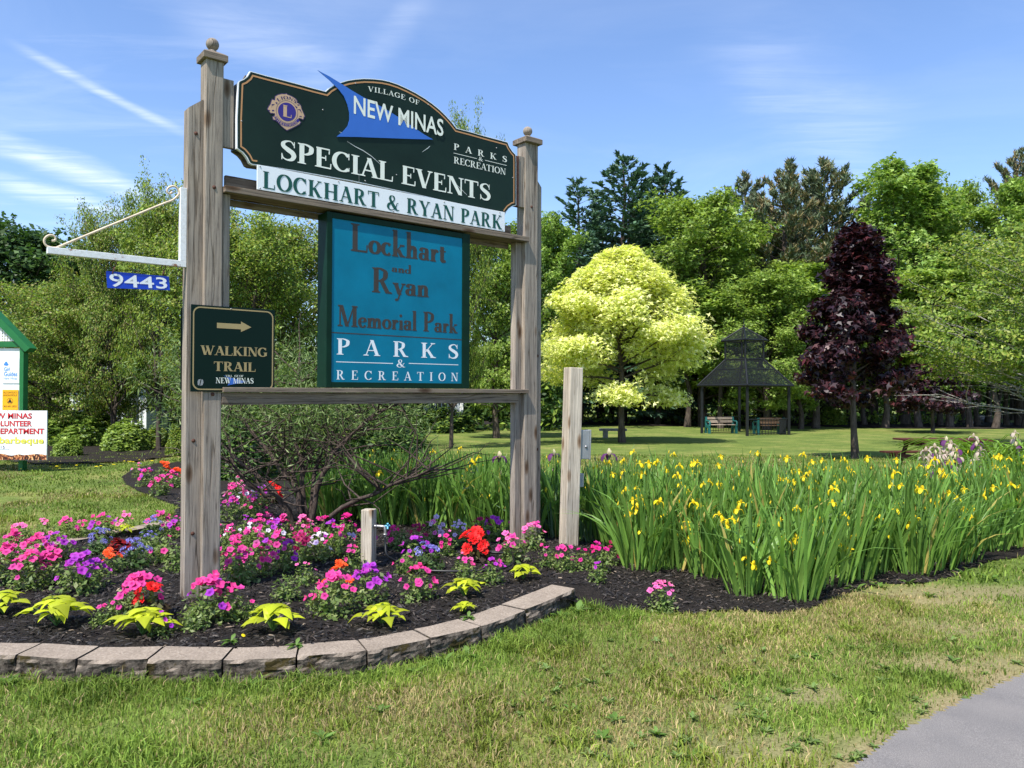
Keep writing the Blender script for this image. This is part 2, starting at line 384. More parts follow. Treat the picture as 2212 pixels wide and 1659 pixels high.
def sans(s, bold=0.0):
    cu = bpy.data.curves.new('txt', 'FONT'); cu.body = s; cu.offset = bold; cu.resolution_u = 3
    ob = bpy.data.objects.new('txt', cu); C.objects.link(ob)
    dg = bpy.context.evaluated_depsgraph_get(); dg.update()
    me = bpy.data.meshes.new_from_object(ob.evaluated_get(dg))
    P = [(v.co.x, v.co.y) for v in me.vertices]; F = [tuple(p.vertices) for p in me.polygons]
    bpy.data.objects.remove(ob); bpy.data.curves.remove(cu); bpy.data.meshes.remove(me)
    x0 = min(p[0] for p in P); x1 = max(p[0] for p in P); y0 = min(p[1] for p in P); y1 = max(p[1] for p in P)
    return [(((a-x0)/(x1-x0), (b-y0)/(y1-y0)) ) for a, b in P], F
def put(mb, prims, fn, y, step=.00012):      # lay glyph shapes on a sheet at local y, each a hair prouder than the last
    for i, (V, F) in enumerate(prims):
        yy = y - step*(i % 9)
        mb.add([(fn(a, b)[0], yy, fn(a, b)[1]) for a, b in V], F)
def text_part(name, s, u0, u1, z0, cap, y, mat, parent, T=T_, gap=0.0, arch=0.0):
    W, pr = serif(s, T, gap); mb = MB(); k = (u1-u0)/W
    put(mb, pr, lambda a, b: (u0 + a*k, z0 + b*cap + arch*(1 - (2*a/W-1)**2)), y)
    return mb.build(name, mat, parent)
def sans_part(name, s, u0, u1, z0, z1, y, mat, parent, bold=0.0, fn=None):
    P, F = sans(s, bold); mb = MB()
    fn = fn or (lambda a, b: (u0+(u1-u0)*a, z0+(z1-z0)*b))
    mb.add([(fn(a, b)[0], y, fn(a, b)[1]) for a, b in P], F)
    return mb.build(name, mat, parent)

# ------------------------------------------------------------------ the sign's own axes
VPx, VPy = 3150, 853
dv = ray(VPx, VPy); PHI = math.atan2(dv.y, dv.x)
du = Vector((math.cos(PHI), math.sin(PHI), 0)); dn = Vector((math.sin(PHI), -math.cos(PHI), 0))
Y1 = 5.4
O = AT(436, 1270, Y1); O.z = 0
def SU(px, py, w=0.0):                       # point on the plane w metres in front of the post faces -> (u, z)
    d = ray(px, py); c = Vector((0, 0, CAMZ)); q = O + dn*w
    t = (q - c).dot(dn) / d.dot(dn); p = c + d*t
    return (p - O).dot(du), p.z
def zm(ox, oy, k):                           # zoomed-crop coordinates -> picture coordinates
    return lambda x, y: (ox + k*x, oy + k*y)
# ------------------------------------------------------------------ outline of the planted bed and the path
bed_px = [(-420,1430),(-150,1420),(0,1424),(161,1427),(316,1425),(479,1426),(640,1419),(794,1406),(932,1379),(1048,1351),(1139,1318),(1244,1285)]
front = [G(x, y, .10) for x, y in bed_px]
right = [G(x, y, .01) for x, y in [(1262,1308),(1320,1322),(1420,1318),(1500,1326),(1590,1318),(1680,1326),(1760,1312),(1830,1280),(1900,1262),(1990,1262),(2060,1245),(2140,1212),(2230,1200)]]
EDGE += right[:12]
right += [(6.2, 7.6), (7.5, 8.6), (7.5, 10.2), (5.2, 9.6), (4.2, 9.2), (3.0, 9.25), (1.8, 9.2), (.9, 9.4), (.2, 9.8), (-.4, 10.6), (-1.2, 11.6)]
back = [G(x, y, -.04) for x, y in [(470,985),(400,985),(330,992),(290,1003),(262,1022),(268,1040),(300,1060),(345,1082),(385,1098)]]
back += [G(x, y, .06) for x, y in [(360,1128),(300,1138),(240,1148),(184,1160),(93,1180),(30,1205),(-60,1235),(-200,1290),(-420,1340)]]
bed_poly = front + right + back
path_poly = [G(1835,1672,0), G(1900,1620,0), G(1960,1580,0), G(2030,1545,0), G(2110,1508,0), G(2212,1462,0), G(2330,1420,0), (5.2,5.1), (9,6.6), (9,1.2), (1.3,1.2), (1.2,2.9)]
# far mulch strips under the wood and under the shrubs on the left
strip_poly = [(-9,47),(2,48.5),(6,47.5),(12,46.5),(17,48),(22,45),(30,45),(40,48),(44,56),(30,54),(20,57),(8,56),(0,58),(-9,56)]
left_poly = [G(x, y) for x, y in [(66,1004),(120,1006),(200,1002),(270,1000),(330,996),(392,985),(470,972),(560,960)]] + [(-6,30),(-11,34),(-17,30),(-15,21)]

# lawn: one sheet reaching the horizon, finer near the camera
def axis_vals(a, b, fine, far):
    v = list(np.arange(a, b, fine)); s = fine; x = b
    while x < far: s *= 1.22; x += s; v.append(x)
    return np.array(v)
gy = axis_vals(-6, 12, .15, 900); gy = np.concatenate([[-900, -200, -50, -15], gy])
gx_ = axis_vals(0, 8, .15, 900); gx = np.concatenate([-gx_[::-1][:-1], gx_])
XX, YY = np.meshgrid(gx, gy); ZZ = ground(XX, YY) + .006*fnoise(XX, YY, 1.1)*(np.abs(XX) < 12)
nx, ny = len(gx), len(gy); idx = np.arange(nx*ny).reshape(ny, nx)
Fq = np.stack([idx[:-1,:-1], idx[:-1,1:], idx[1:,1:], idx[1:,:-1]], -1).reshape(-1, 4)
ml, t, b = mat_new('lawn_soil_and_turf')
v = coords(t); n1 = noise(t, v, .55, 6, .6); n2 = noise(t, v, 9, 6, .7); n3 = noise(t, v, 60, 4, .7)
green = ramp(t, n1, [(.35, (.075,.135,.024)), (.5, (.11,.17,.032)), (.65, (.185,.21,.062))])
green = mixc(t, .6, green, ramp(t, noise(t, v, 2.2, 6, .7), [(.35, (.72,.8,.7)), (.65, (1.35,1.22,1.3))]), 'MULTIPLY')
green = mixc(t, .7, green, ramp(t, n2, [(.3, (.5,.56,.4)), (.7, (1.45,1.36,1.3))]), 'MULTIPLY')
green = mixc(t, .6, green, ramp(t, n3, [(.3, (.5,.55,.4)), (.7, (1.5,1.45,1.4))]), 'MULTIPLY')
soil = ramp(t, n3, [(.3, (.17,.125,.07)), (.7, (.38,.30,.18))])
at = t.nodes.new('ShaderNodeAttribute'); at.attribute_name = 'Col'
sp = t.nodes.new('ShaderNodeSeparateColor'); t.links.new(at.outputs['Color'], sp.inputs[0])
t.links.new(mixc(t, sp.outputs[0], green, soil), b.inputs['Base Color']); b.inputs['Roughness'].default_value = .95; b.inputs['Specular IOR Level'].default_value = .1
bump(t, b, n3, .6, .02)
def bare(x, y):                              # how bare the turf is: worn soil by the path and beyond the irises
    x = np.asarray(x, float); y = np.asarray(y, float); n = fnoise(x, y, 2.3, 4, 2)
    edge = 9.0*np.ones_like(x)
    for (ax, ay), (bx, by) in zip(path_poly[:7], path_poly[1:8]):
        l2 = (bx-ax)**2 + (by-ay)**2; tt = np.clip(((x-ax)*(bx-ax)+(y-ay)*(by-ay))/l2, 0, 1)
        edge = np.minimum(edge, np.hypot(x-ax-tt*(bx-ax), y-ay-tt*(by-ay)))
    n = n + .5*fnoise(x, y, 13, 3, 6)
    v = .85*(1 - smooth(-.05, .20, edge + .13*n)) + .7*smooth(.05, .6, n)*(1 - smooth(.3, 1.5, edge))
    for cx, cy, rx, ry in ((3.5,5.9,.95,.33),(3.2,5.1,.55,.18),(4.2,5.5,.9,.25),(1.5,3.95,.22,.12),(1.15,3.35,.25,.15),(2.6,4.4,.5,.14)):
        v = np.maximum(v, .62*(1 - smooth(.3, 1.35, np.sqrt(((x-cx)/rx)**2 + ((y-cy)/ry)**2) + .55*n)))
    return np.clip(v, 0, 1)
col = np.zeros((nx*ny, 3)); col[:, 0] = .12 + .88*bare(XX, YY).ravel()*(YY.ravel() < 9)
o = link('lawn', fmesh('lawn', np.stack([XX, YY, ZZ], -1).reshape(-1, 3), Fq, ml, col, True)); tag(o, 'park lawn of green and straw coloured turf with worn soil by the path', 'lawn', kind='structure')

def sheet(name, poly, zf, mat, step, jit=.012, label=None):
    xs = [p[0] for p in poly]; ys = [p[1] for p in poly]
    gx = np.arange(min(xs)-step, max(xs)+step, step); gy = np.arange(min(ys)-step, max(ys)+step, step)
    X, Y = np.meshgrid(gx, gy); X = X + fnoise(X, Y, 7, 2)*step*.3; Y = Y + fnoise(X, Y, 7, 2, 3)*step*.3
    ins = inpoly(X, Y, poly); idx = np.arange(X.size).reshape(X.shape)
    k = ins[:-1,:-1].astype(int)+ins[:-1,1:]+ins[1:,1:]+ins[1:,:-1]
    F = np.stack([idx[:-1,:-1], idx[:-1,1:], idx[1:,1:], idx[1:,:-1]], -1)[k >= 3]
    Z = zf(X, Y) + jit*fnoise(X, Y, 11, 4)
    used = np.unique(F); mp = np.zeros(X.size, int); mp[used] = np.arange(len(used))
    V = np.stack([X, Y, Z], -1).reshape(-1, 3)[used]
    return link(name, fmesh(name, V, mp[F], mat, None, True))
mm, t, b = mat_new('dark_bark_mulch'); v = coords(t)
n = noise(t, v, 55, 6, .75); n2 = noise(t, v, 6, 4)
t.links.new(mixc(t, .5, ramp(t, n, [(.35, (.008,.007,.006)), (.6, (.035,.028,.023)), (.78, (.13,.10,.08))]), ramp(t, n2, [(.3,(.6,.6,.6)),(.7,(1.3,1.25,1.2))]), 'MULTIPLY'), b.inputs['Base Color'])
b.inputs['Roughness'].default_value = .9; b.inputs['Specular IOR Level'].default_value = .2; bump(t, b, n, 1.0, .03)
tag(sheet('flower_bed_soil', bed_poly, bz, mm, .05), 'dark mulch floor of the flower bed around the park sign', 'mulch bed', kind='structure')
tag(sheet('woodland_mulch', strip_poly, lambda x, y: ground(x, y)+.03, mm, .5, .02), 'dark mulch strip along the edge of the wood', 'mulch', kind='structure')
tag(sheet('shrub_bed_soil', left_poly, lambda x, y: ground(x, y)+.03, mm, .25, .02), 'dark mulch under the low shrubs on the left', 'mulch', kind='structure')
ma, t, b = mat_new('worn_asphalt'); v = coords(t); n = noise(t, v, 220, 4, .8); n2 = noise(t, v, 3, 4); vo = nd(t, 'ShaderNodeTexVoronoi', Scale=170.0); t.links.new(v, vo.inputs['Vector'])
c = ramp(t, n, [(.3, (.10,.092,.085)), (.55, (.225,.21,.195)), (.75, (.44,.41,.38))])
c = mixc(t, .5, c, ramp(t, vo.outputs['Distance'], [(.0, (1.5,1.45,1.4)), (.35, (.8,.8,.82))]), 'MULTIPLY')
t.links.new(mixc(t, .6, c, ramp(t, n2, [(.3, (.8,.8,.82)), (.7, (1.2,1.18,1.15))]), 'MULTIPLY'), b.inputs['Base Color']); b.inputs['Roughness'].default_value = .9
bump(t, b, n, .7, .006)
tag(sheet('asphalt_path', path_poly, lambda x, y: 0*x + .022, ma, .03, .002), 'grey asphalt footpath crossing the lower right corner', 'path', kind='structure')

# mulch chips, loose on the bed
def chips(n, region, szf, zoff, name, poly, pal, label, cat):
    x = rng.uniform(region[0], region[1], n); y = rng.uniform(region[2], region[3], n)
    k = inpoly(x, y, poly)
    for chain, lim in ((front_wall_pts, DEP-.012), ([(p.x, p.y) for p in bk], .19)):
        for (ax, ay), (bx2, by2) in zip(chain[:-1], chain[1:]):
            l2 = (bx2-ax)**2+(by2-ay)**2; tt = np.clip(((x-ax)*(bx2-ax)+(y-ay)*(by2-ay))/l2, 0, 1)
            d_c = np.hypot(x-ax-tt*(bx2-ax), y-ay-tt*(by2-ay)); k &= (d_c > lim + .012*fnoise(x, y, 14, 2)) | (rng.uniform(0, 1, n) < .006)*(d_c > .03)
    x, y = x[k], y[k]; n = len(x)
    a = rng.uniform(0, math.pi*2, n); l = rng.uniform(.35, 1, n)**1.5*szf; wd = l*rng.uniform(.14, .38, n)
    tl = rng.normal(0, .28, n); rl = rng.normal(0, .5, n)
    T = np.stack([np.cos(a)*np.cos(tl), np.sin(a)*np.cos(tl), np.sin(tl)], 1)
    Bq = np.stack([-np.sin(a)*np.cos(rl), np.cos(a)*np.cos(rl), np.sin(rl)], 1)
    onwall = 0
    c = np.stack([x, y, np.maximum(bz(x, y), 0) + zoff + onwall + rng.uniform(0, .012, n)], 1)
    T *= l[:, None]/2; Bq *= wd[:, None]/2; up = np.array([0, 0, 1.])*(wd*.25)[:, None]
    V = np.stack([c-T-Bq*.6, c+T-Bq*.8, c+T*.9+Bq, c-T*.95+Bq*.7, c-T*.5+up, c+T*.5+up], 1).reshape(-1, 3)
    b0 = np.arange(n)[:, None]*6
    F = np.concatenate([b0+np.array([[0,1,5,4]]), b0+np.array([[1,2,5,5]])*1, b0+np.array([[3,4,5,2]])], 0)
    F = np.concatenate([b0+np.array([[0,1,5,4]]), b0+np.array([[3,4,5,2]])], 0)
    ci = rng.choice(len(pal), n, p=np.array([p[1] for p in pal])/sum(p[1] for p in pal)); cc = np.array([p[0] for p in pal])[ci]*rng.uniform(.6, 1.4, (n, 1))
    o = link(name, fmesh(name, V, F, m_chip, np.repeat(cc, 6, 0))); tag(o, label, cat, kind='stuff')
m_chip, t, b = mat_new('bark_chip'); a = t.nodes.new('ShaderNodeAttribute'); a.attribute_name = 'Col'; t.links.new(a.outputs['Color'], b.inputs['Base Color']); b.inputs['Roughness'].default_value = .55; b.inputs['Specular IOR Level'].default_value = .35
pal = [((.013,.011,.010), 10), ((.03,.024,.02), 6), ((.07,.055,.045), 2.2), ((.22,.17,.12), .5)]

# ------------------------------------------------------------------ low curved wall of concrete blocks
m_cap, t, b = mat_new('weathered_concrete_block'); v = coords(t); n = noise(t, v, 70, 6, .75); n2 = noise(t, v, 6, 5, .6); n3 = noise(t, v, 220, 3, .7)
c = ramp(t, n, [(.3, (.22,.18,.14)), (.55, (.36,.30,.24)), (.75, (.53,.465,.39))])
c = mixc(t, .55, c, ramp(t, n2, [(.3, (.68,.66,.64)), (.65, (1.12,1.1,1.08))]), 'MULTIPLY')
c = mixc(t, .5, c, ramp(t, n3, [(.35, (.7,.68,.66)), (.7, (1.25,1.25,1.25))]), 'MULTIPLY')
# dirt and moss on the rough split faces, with their shade painted in
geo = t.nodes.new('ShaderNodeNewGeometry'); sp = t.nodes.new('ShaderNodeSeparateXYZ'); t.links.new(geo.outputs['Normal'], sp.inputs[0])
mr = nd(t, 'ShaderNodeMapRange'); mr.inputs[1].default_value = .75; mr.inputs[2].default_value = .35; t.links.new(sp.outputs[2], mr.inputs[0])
grime_shade = ramp(t, noise(t, v, 22, 6, .75), [(.38, (.025,.02,.016)), (.6, (.15,.125,.10)), (.8, (.30,.26,.22))])
moss = ramp(t, noise(t, v, 7, 5, .7), [(.56, (0,0,0)), (.62, (1,1,1))]); grime_shade = mixc(t, moss, grime_shade, (.055,.042,.014))
c = mixc(t, mr.outputs[0], c, grime_shade)
t.links.new(c, b.inputs['Base Color']); b.inputs['Roughness'].default_value = .95; b.inputs['Specular IOR Level'].default_value = .15; bump(t, b, n, .9, .012)
WT = .118
jx = [(-420,1425),(-270,1421),(-120,1418),(32,1418),(161,1427),(316,1425.5),(479,1426),(640,1419.6),(793.7,1406.6),(932,1379),(1043,1353),(1138.7,1318),(1246,1272)]
bx_ = [(-420,1372),(-275,1366),(-110,1360),(38.7,1361.6),(129,1376),(232,1381),(0,0),(0,0),(0,0),(0,0),(0,0),(0,0),(0,0)]
fr = [Vector((*G(x, y, WT), 0)) for x, y in jx]
wall = thing('retaining_wall', 'low curved wall of rough split concrete cap blocks edging the flower bed', 'wall', (fr[6].x, fr[6].y, 0))
def block(p0, p1, q0, q1, parent, org, seed, base=None):
    """a split-face block between front points p and back points q"""
    bm = bmesh.new(); n_ = 12; rr = random.Random(seed)
    h = WT + rr.uniform(-.004, .004)
    gap = .006; e = (p1-p0).normalized()*gap; ff = (q1-q0).normalized()*gap
    p0 = p0+e; p1 = p1-e; q0 = q0+ff; q1 = q1-ff
    rows = []
    out_ = (p0-q0+p1-q1).normalized()
    prof = [(.0, -.035), (.5, .0), (.93, .0), (1.0, -.007)]      # height fraction, how far the face stands out
    nrow = 9
    for r in range(nrow):
        f = r/(nrow-1)
        z = h*f*.99; row = []
        for i in range(n_+1):
            s_ = i/n_; p = p0.lerp(p1, s_)
            rough = .013*float(fnoise(p.x*9+seed, f*3+p.y*9, 2.2, 3)) if f < .95 else .004*float(fnoise(p.x*9+seed, f*3+p.y*9, 2.2, 3))
            edge = -.010*(max(0, abs(s_-.5)*2-.9)/.1)
            p = p + out_*(rough + edge + (-.006 if r == nrow-1 else 0)); p.z = z if r < nrow-1 else h
            row.append(bm.verts.new(p-org))
        rows.append(row)
    for k in range(1, 5):
        row = []
        for i in range(n_+1):
            s_ = i/n_; p = p0.lerp(p1, s_).lerp(q0.lerp(q1, s_), k/4)
            if k == 4: p = p + out_*(.012*float(fnoise(p.x*8+seed, p.y*8, 1.4, 3)))
            p.z = h + .0015*float(fnoise(p.x*20, p.y*20, 1, 2)); row.append(bm.verts.new(p-org))
        rows.append(row)
    row = []
    for i in range(n_+1):
        p = q0.lerp(q1, i/n_).copy(); p.z = 0; row.append(bm.verts.new(p-org))
    rows.append(row)
    for a, b2 in zip(rows[:-1], rows[1:]):
        for i in range(n_): bm.faces.new((a[i], a[i+1], b2[i+1], b2[i]))
    for sgn, i in ((1, 0), (-1, n_)):
        bm.faces.new([r[i] for r in rows][::sgn])
    bmesh.ops.recalc_face_normals(bm, faces=bm.faces)
    me = bpy.data.meshes.new('cap_block'); bm.to_mesh(me); bm.free(); me.materials.append(m_cap)
    link('cap_block', me, parent)
DEP = .215
nrm = []
for i in range(len(fr)):
    tdir = (fr[min(i+1, len(fr)-1)] - fr[max(i-1, 0)]).normalized(); nrm.append(Vector((-tdir.y, tdir.x, 0)))
for i in range(len(fr)-1):
    block(fr[i], fr[i+1], fr[i]+nrm[i]*DEP, fr[i+1]+nrm[i+1]*DEP, wall, wall.location, i*7+1)
bk = [Vector((*G(x, y, .11), 0)) for x, y in [(-420,1325),(-300,1290),(-200,1262),(-110,1232),(-30,1205),(40,1190),(93,1174),(184,1157),(243,1146),(300,1136),(360,1126)]]
wall2 = thing('retaining_wall', 'row of flat concrete blocks between the petunias and the lawn behind the bed', 'wall', (bk[6].x, bk[6].y, 0))
for i in range(len(bk)-1):
    t0 = (bk[i+1]-bk[i]).normalized(); nn = Vector((t0.y, -t0.x, 0))
    block(bk[i+1], bk[i], bk[i+1]+nn*.2, bk[i]+nn*.2, wall2, wall2.location, i*5+90)
front_wall_pts = [(p.x, p.y) for p in fr]
chips(26000, (-5, 6, 7.5, 12.0), .085, .006, 'bark_mulch_chips', bed_poly, pal, 'loose dark bark chips in the rear of the flower bed', 'bark chips')
chips(60000, (-5, 4.5, 4.0, 7.6), .055, .004, 'bark_mulch_chips', bed_poly, pal, 'loose dark bark chips covering the front of the flower bed', 'bark chips')

# ------------------------------------------------------------------ turf blades
def blades(n, region, hgt, wid, name, dens=None, label='', cols=None, k=0):
    x = rng.uniform(region[0], region[1], n); u = rng.uniform(0, 1, n)
    y = region[2] + (region[3]-region[2])*u**1.0
    ok = (np.abs(x) < y*.70 + .4) & ~inpoly(x, y, bed_poly) & ~inpoly(x+.05*fnoise(x, y, 12, 3, 1)+rng.normal(0, .015, n)-.02, y+.04*fnoise(x, y, 9, 3, 2)+.01, path_poly)
    # keep the footprint of the blocks clear
    for (ax, ay), (bx2, by2) in zip(front_wall_pts[:-1], front_wall_pts[1:]):
        l2 = (bx2-ax)**2+(by2-ay)**2; tt = np.clip(((x-ax)*(bx2-ax)+(y-ay)*(by2-ay))/l2, 0, 1)
        d2 = np.hypot(x-ax-tt*(bx2-ax), y-ay-tt*(by2-ay)); ok &= d2 > .025
    bv = bare(x, y); pn = fnoise(x, y, 1.6, 4, 5)
    ok &= rng.uniform(0, 1, n) > np.clip(bv*1.02, 0, .96)
    ok &= rng.uniform(0, 1, n) < np.clip(.78 + .5*fnoise(x, y, 5.5, 3, 1), .25, 1)
    x, y, bv, pn = x[ok], y[ok], bv[ok], pn[ok]; n = len(x)
    tuft = smooth(.15, .6, fnoise(x, y, 6.5, 3, 4))
    nearw = np.ones(n)
    d3 = np.full(n, 9.)
    for (ax, ay), (bx2, by2) in zip(front_wall_pts[:-1], front_wall_pts[1:]):
        l2 = (bx2-ax)**2+(by2-ay)**2; tt = np.clip(((x-ax)*(bx2-ax)+(y-ay)*(by2-ay))/l2, 0, 1)
        d3 = np.minimum(d3, np.hypot(x-ax-tt*(bx2-ax), y-ay-tt*(by2-ay)))
    lush = 1 - smooth(.05, .45, d3)
    h = hgt*rng.uniform(.35, 1.0, n)*(1 + .7*tuft + .5*lush)*(1-.4*bv); wd = wid*rng.uniform(.7, 1.4, n)*(1+.4*tuft)
    a = rng.uniform(0, 6.283, n); lean = rng.uniform(.1, .95, n); la = rng.uniform(0, 6.283, n)
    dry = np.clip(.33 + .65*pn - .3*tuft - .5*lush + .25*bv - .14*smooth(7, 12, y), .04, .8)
    isdry = rng.uniform(0, 1, n) < dry
    W = np.stack([np.cos(a), np.sin(a), 0*a], 1)*wd[:, None]/2
    Ld = np.stack([np.cos(la), np.sin(la), 0*a], 1)
    z0 = ground(x, y)-.004 + .006*fnoise(x, y, 1.1)
    c0 = np.stack([x, y, z0], 1)
    c1 = c0 + Ld*(h*lean*.32)[:, None]; c1[:, 2] += h*.6
    c2 = c0 + Ld*(h*lean*1.0)[:, None]; c2[:, 2] += h*(1.02-.35*lean)
    V = np.stack([c0-W, c0+W, c1+W*.85, c1-W*.85, c2+W*.15, c2-W*.15], 1).reshape(-1, 3)
    b0 = np.arange(n)[:, None]*6; F = np.concatenate([b0+np.array([[0,1,2,3]]), b0+np.array([[3,2,4,5]])], 0)
    g = np.array([.14,.225,.035])*rng.uniform(.5, 1.5, (n, 1)) + rng.uniform(0, .05, (n, 1))*np.array([1,.7,.1])
    g[:, 0] += .03*(1-lush)*(pn > 0)
    s = np.array([.42,.33,.155])*rng.uniform(.55, 1.2, (n, 1))
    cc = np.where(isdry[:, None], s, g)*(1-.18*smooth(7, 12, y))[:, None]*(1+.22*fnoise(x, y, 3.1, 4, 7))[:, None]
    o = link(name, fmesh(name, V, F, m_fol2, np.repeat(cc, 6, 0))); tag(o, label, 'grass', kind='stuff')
m_fol2 = foliage('grass_blade_surface', .25, .6, spec=.2)
blades(300000, (-3.6, 4.4, 2.6, 5.9), .050, .0044, 'lawn_grass', label='short mixed green and dry grass in front of the wall and the bed')
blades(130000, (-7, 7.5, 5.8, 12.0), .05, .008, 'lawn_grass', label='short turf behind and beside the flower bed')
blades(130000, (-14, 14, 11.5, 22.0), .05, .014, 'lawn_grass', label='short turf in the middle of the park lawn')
# ------------------------------------------------------------------ paints
p_dark = paint('dark_green_sign_face', (.010,.024,.017), .45, .25, 2.5, spec=.15)
p_dark2 = paint('deep_green_sign_face', (.001,.012,.008), .4, .06, 2, spec=.15)
p_gold = paint('orange_gold_line', (.50,.25,.10), .5, .1)
p_tan = paint('tan_vinyl', (.36,.27,.12), .5, .06)
p_cream = paint('cream_vinyl', (.78,.80,.70), .5, .05)
p_white = paint('white_sign_face', (.80,.82,.84), .45, .03, spec=.3)
p_blue = paint('sail_blue_vinyl', (.035,.14,.52), .4, .06)
p_teal = paint('teal_panel', (.0015,.165,.27), .4, .14, 3, spec=.15)
p_brown = paint('faded_brown_vinyl', (.045,.035,.028), .6, .1)
p_green = paint('green_vinyl', (.004,.075,.055), .5, .08)
p_frame = paint('green_painted_metal', (.002,.022,.011), .5, .2, 8, spec=.15)
p_rust = paint('rusty_iron', (.10,.04,.025), .8, .5, 20, .4)
p_purple = paint('purple_vinyl', (.035,.02,.20), .45, .08)
p_purple2 = paint('dull_purple_vinyl', (.06,.035,.11), .45, .08)
p_brass = paint('emblem_gold', (.55,.36,.22), .5, .08)
p_black = paint('black_painted_metal', (.008,.009,.010), .45, .3, 12, spec=.4)
p_steel = paint('zinc_screw', (.35,.34,.33), .4, .2, metal=.7)
p_grey = paint('grey_box_metal', (.30,.31,.31), .45, .15, 10, metal=.3)
m_wp, t, b = mat_new('white_paint_with_rust'); v = coords(t); n = noise(t, v, 9, 7, .75); n2 = noise(t, v, 60, 4)
t.links.new(mixc(t, ramp(t, n, [(.60, (0,0,0)), (.66, (1,1,1))]), ramp(t, n2, [(.3, (.66,.65,.63)), (.7, (.82,.82,.82))]), (.25,.09,.03)), b.inputs['Base Color']); b.inputs['Roughness'].default_value = .5

# ------------------------------------------------------------------ the wooden sign frame
frame = thing('sign_stand', 'tall weathered timber frame with two ball topped posts carrying the park signs', 'sign frame', O, PHI)
def fpost(u0, u1, y0, y1, ztop, name='post', slant=0.0):
    mb = MB(); c = .008
    if not slant: mb.cbox(u0, u1, y0, y1, -.05, ztop, c)
    else:
        za, zb = (ztop-slant, ztop) if slant > 0 else (ztop, ztop+slant)
        poly = [(u0,-.05),(u1,-.05),(u1,zb),(u0,za)]; mb.prism(poly, y0, y1)
    return mb.build(name, m_post, frame)
LW = .125; RPW = .160; LD = .125
uR0, zR = SU(1135, 310); uR1, _ = SU(1165, 310); RW = uR1-uR0
zL = SU(438, 122)[1]; zRt = SU(1135, 306)[1]
print('SIGN right post u', uR0, uR1, 'tops', zL, zRt)
fpost(0, LW, 0, LD, zL); fpost(uR0, uR0+RPW, 0, LD, zRt)
def cap(u, z, PW):
    uc, yc = u+PW/2, LD/2; mb = MB()
    a = PW/2+.022; prof = [(a, 0), (a, .042), (a-.012, .052), (.03, .075)]
    vs = []; fs = []
    for r_, z_ in [(a-.004, -.004)] + prof:
        vs += [(uc-r_, yc-r_+.0, z+z_), (uc+r_, yc-r_, z+z_), (uc+r_, yc+r_, z+z_), (uc-r_, yc+r_, z+z_)]
    n = len(prof)+1
    for i in range(n-1):
        for k in range(4): fs.append((i*4+k, i*4+(k+1)%4, (i+1)*4+(k+1)%4, (i+1)*4+k))
    fs += [(3,2,1,0), tuple(range((n-1)*4, n*4))]; mb.add(vs, fs); c = mb.build('post_cap', m_rail, frame)
    mb = MB(); prof = [(.001,.07),(.034,.07),(.03,.082),(.020,.09)] + [(.045*math.sin(R(a_)), .131-.045*math.cos(R(a_))) for a_ in range(28, 181, 12)]
    mb.lathe(prof, 20, (uc, yc, z)); mb.build('ball_finial', m_post, frame)
cap(0, zL, LW); cap(uR0, zRt, RPW)
# outer and inner posts bolted to the sides
ub, zt = SU(405, 245, -.045); fpost(-.103, -.003, .045, .15, SU(432, 213, -.045)[1], slant=.08)
fpost(uR0+RPW+.003, uR0+RPW+.083, .045, .15, SU(1166, 384, -.045)[1], slant=-.09)
zs_u = SU(486, 400, .03)[1]; zs_l = SU(700, 838, .03)[1]; zs_lb = SU(700, 848, .03)[1]; zs_lbb = SU(700, 873, .0)[1]; zs_ub = SU(486, 414, .03)[1]
print('cab', SU(707, 456, .02)[1], SU(716,470,.02)[1], SU(757,481,.02)[1], zs_ub); print('rails', zs_u, zs_ub, zs_l, zs_lb, zs_lbb)
uSr = SU(1144, 515, .04)[0]
MB().cbox(LW+.008, LW+.058, .02, .075, zs_l+.003, zs_ub-.003, .004).build('inner_post', m_post, frame)
MB().cbox(uR0-.075, uR0-.003, .045, .12, -.05, zs_ub-.003, .004).build('inner_post', m_post, frame)
MB().cbox(LW+.002, uSr, -.04, .17, zs_ub, zs_u, .004).build('shelf_rail', m_rail, frame)
MB().cbox(LW+.066, uR0-.078, .155, .168, zs_ub-.055, zs_ub-.002, .004).build('beam', m_rail, frame)
MB().cbox(LW+.05, uR0-.09, .10, .14, zs_u+.002, zs_u+.11, .004).build('backing_board', m_rail, frame)
uSr2 = SU(1143, 842, .04)[0]
MB().cbox(LW+.002, uSr2, -.04, .17, zs_lb, zs_l, .004).build('shelf_rail', m_rail, frame)
MB().cbox(LW+.002, uR0-.078, -.005, .13, zs_lbb, zs_lb-.002, .004).build('beam', m_rail, frame)

for bu_, by_, bz_ in ((-.052,.044,zs_u+.35),(-.052,.044,1.2),(-.052,.044,.55),(LW/2,-.0005,zs_u-.02),(LW/2,-.0005,zs_l-.05),(uR0+RPW/2,-.0005,zs_u+.3),(uR0+RPW+.04,.044,1.9),(uR0+RPW+.04,.044,1.0)):
    MB().lathe([(.0001,.007),(.007,.006),(.009,.002),(.014,.0015),(.014,0)], 10).build('bolt', p_rust, frame, loc=(bu_, by_, bz_), rot=(R(90),0,0))

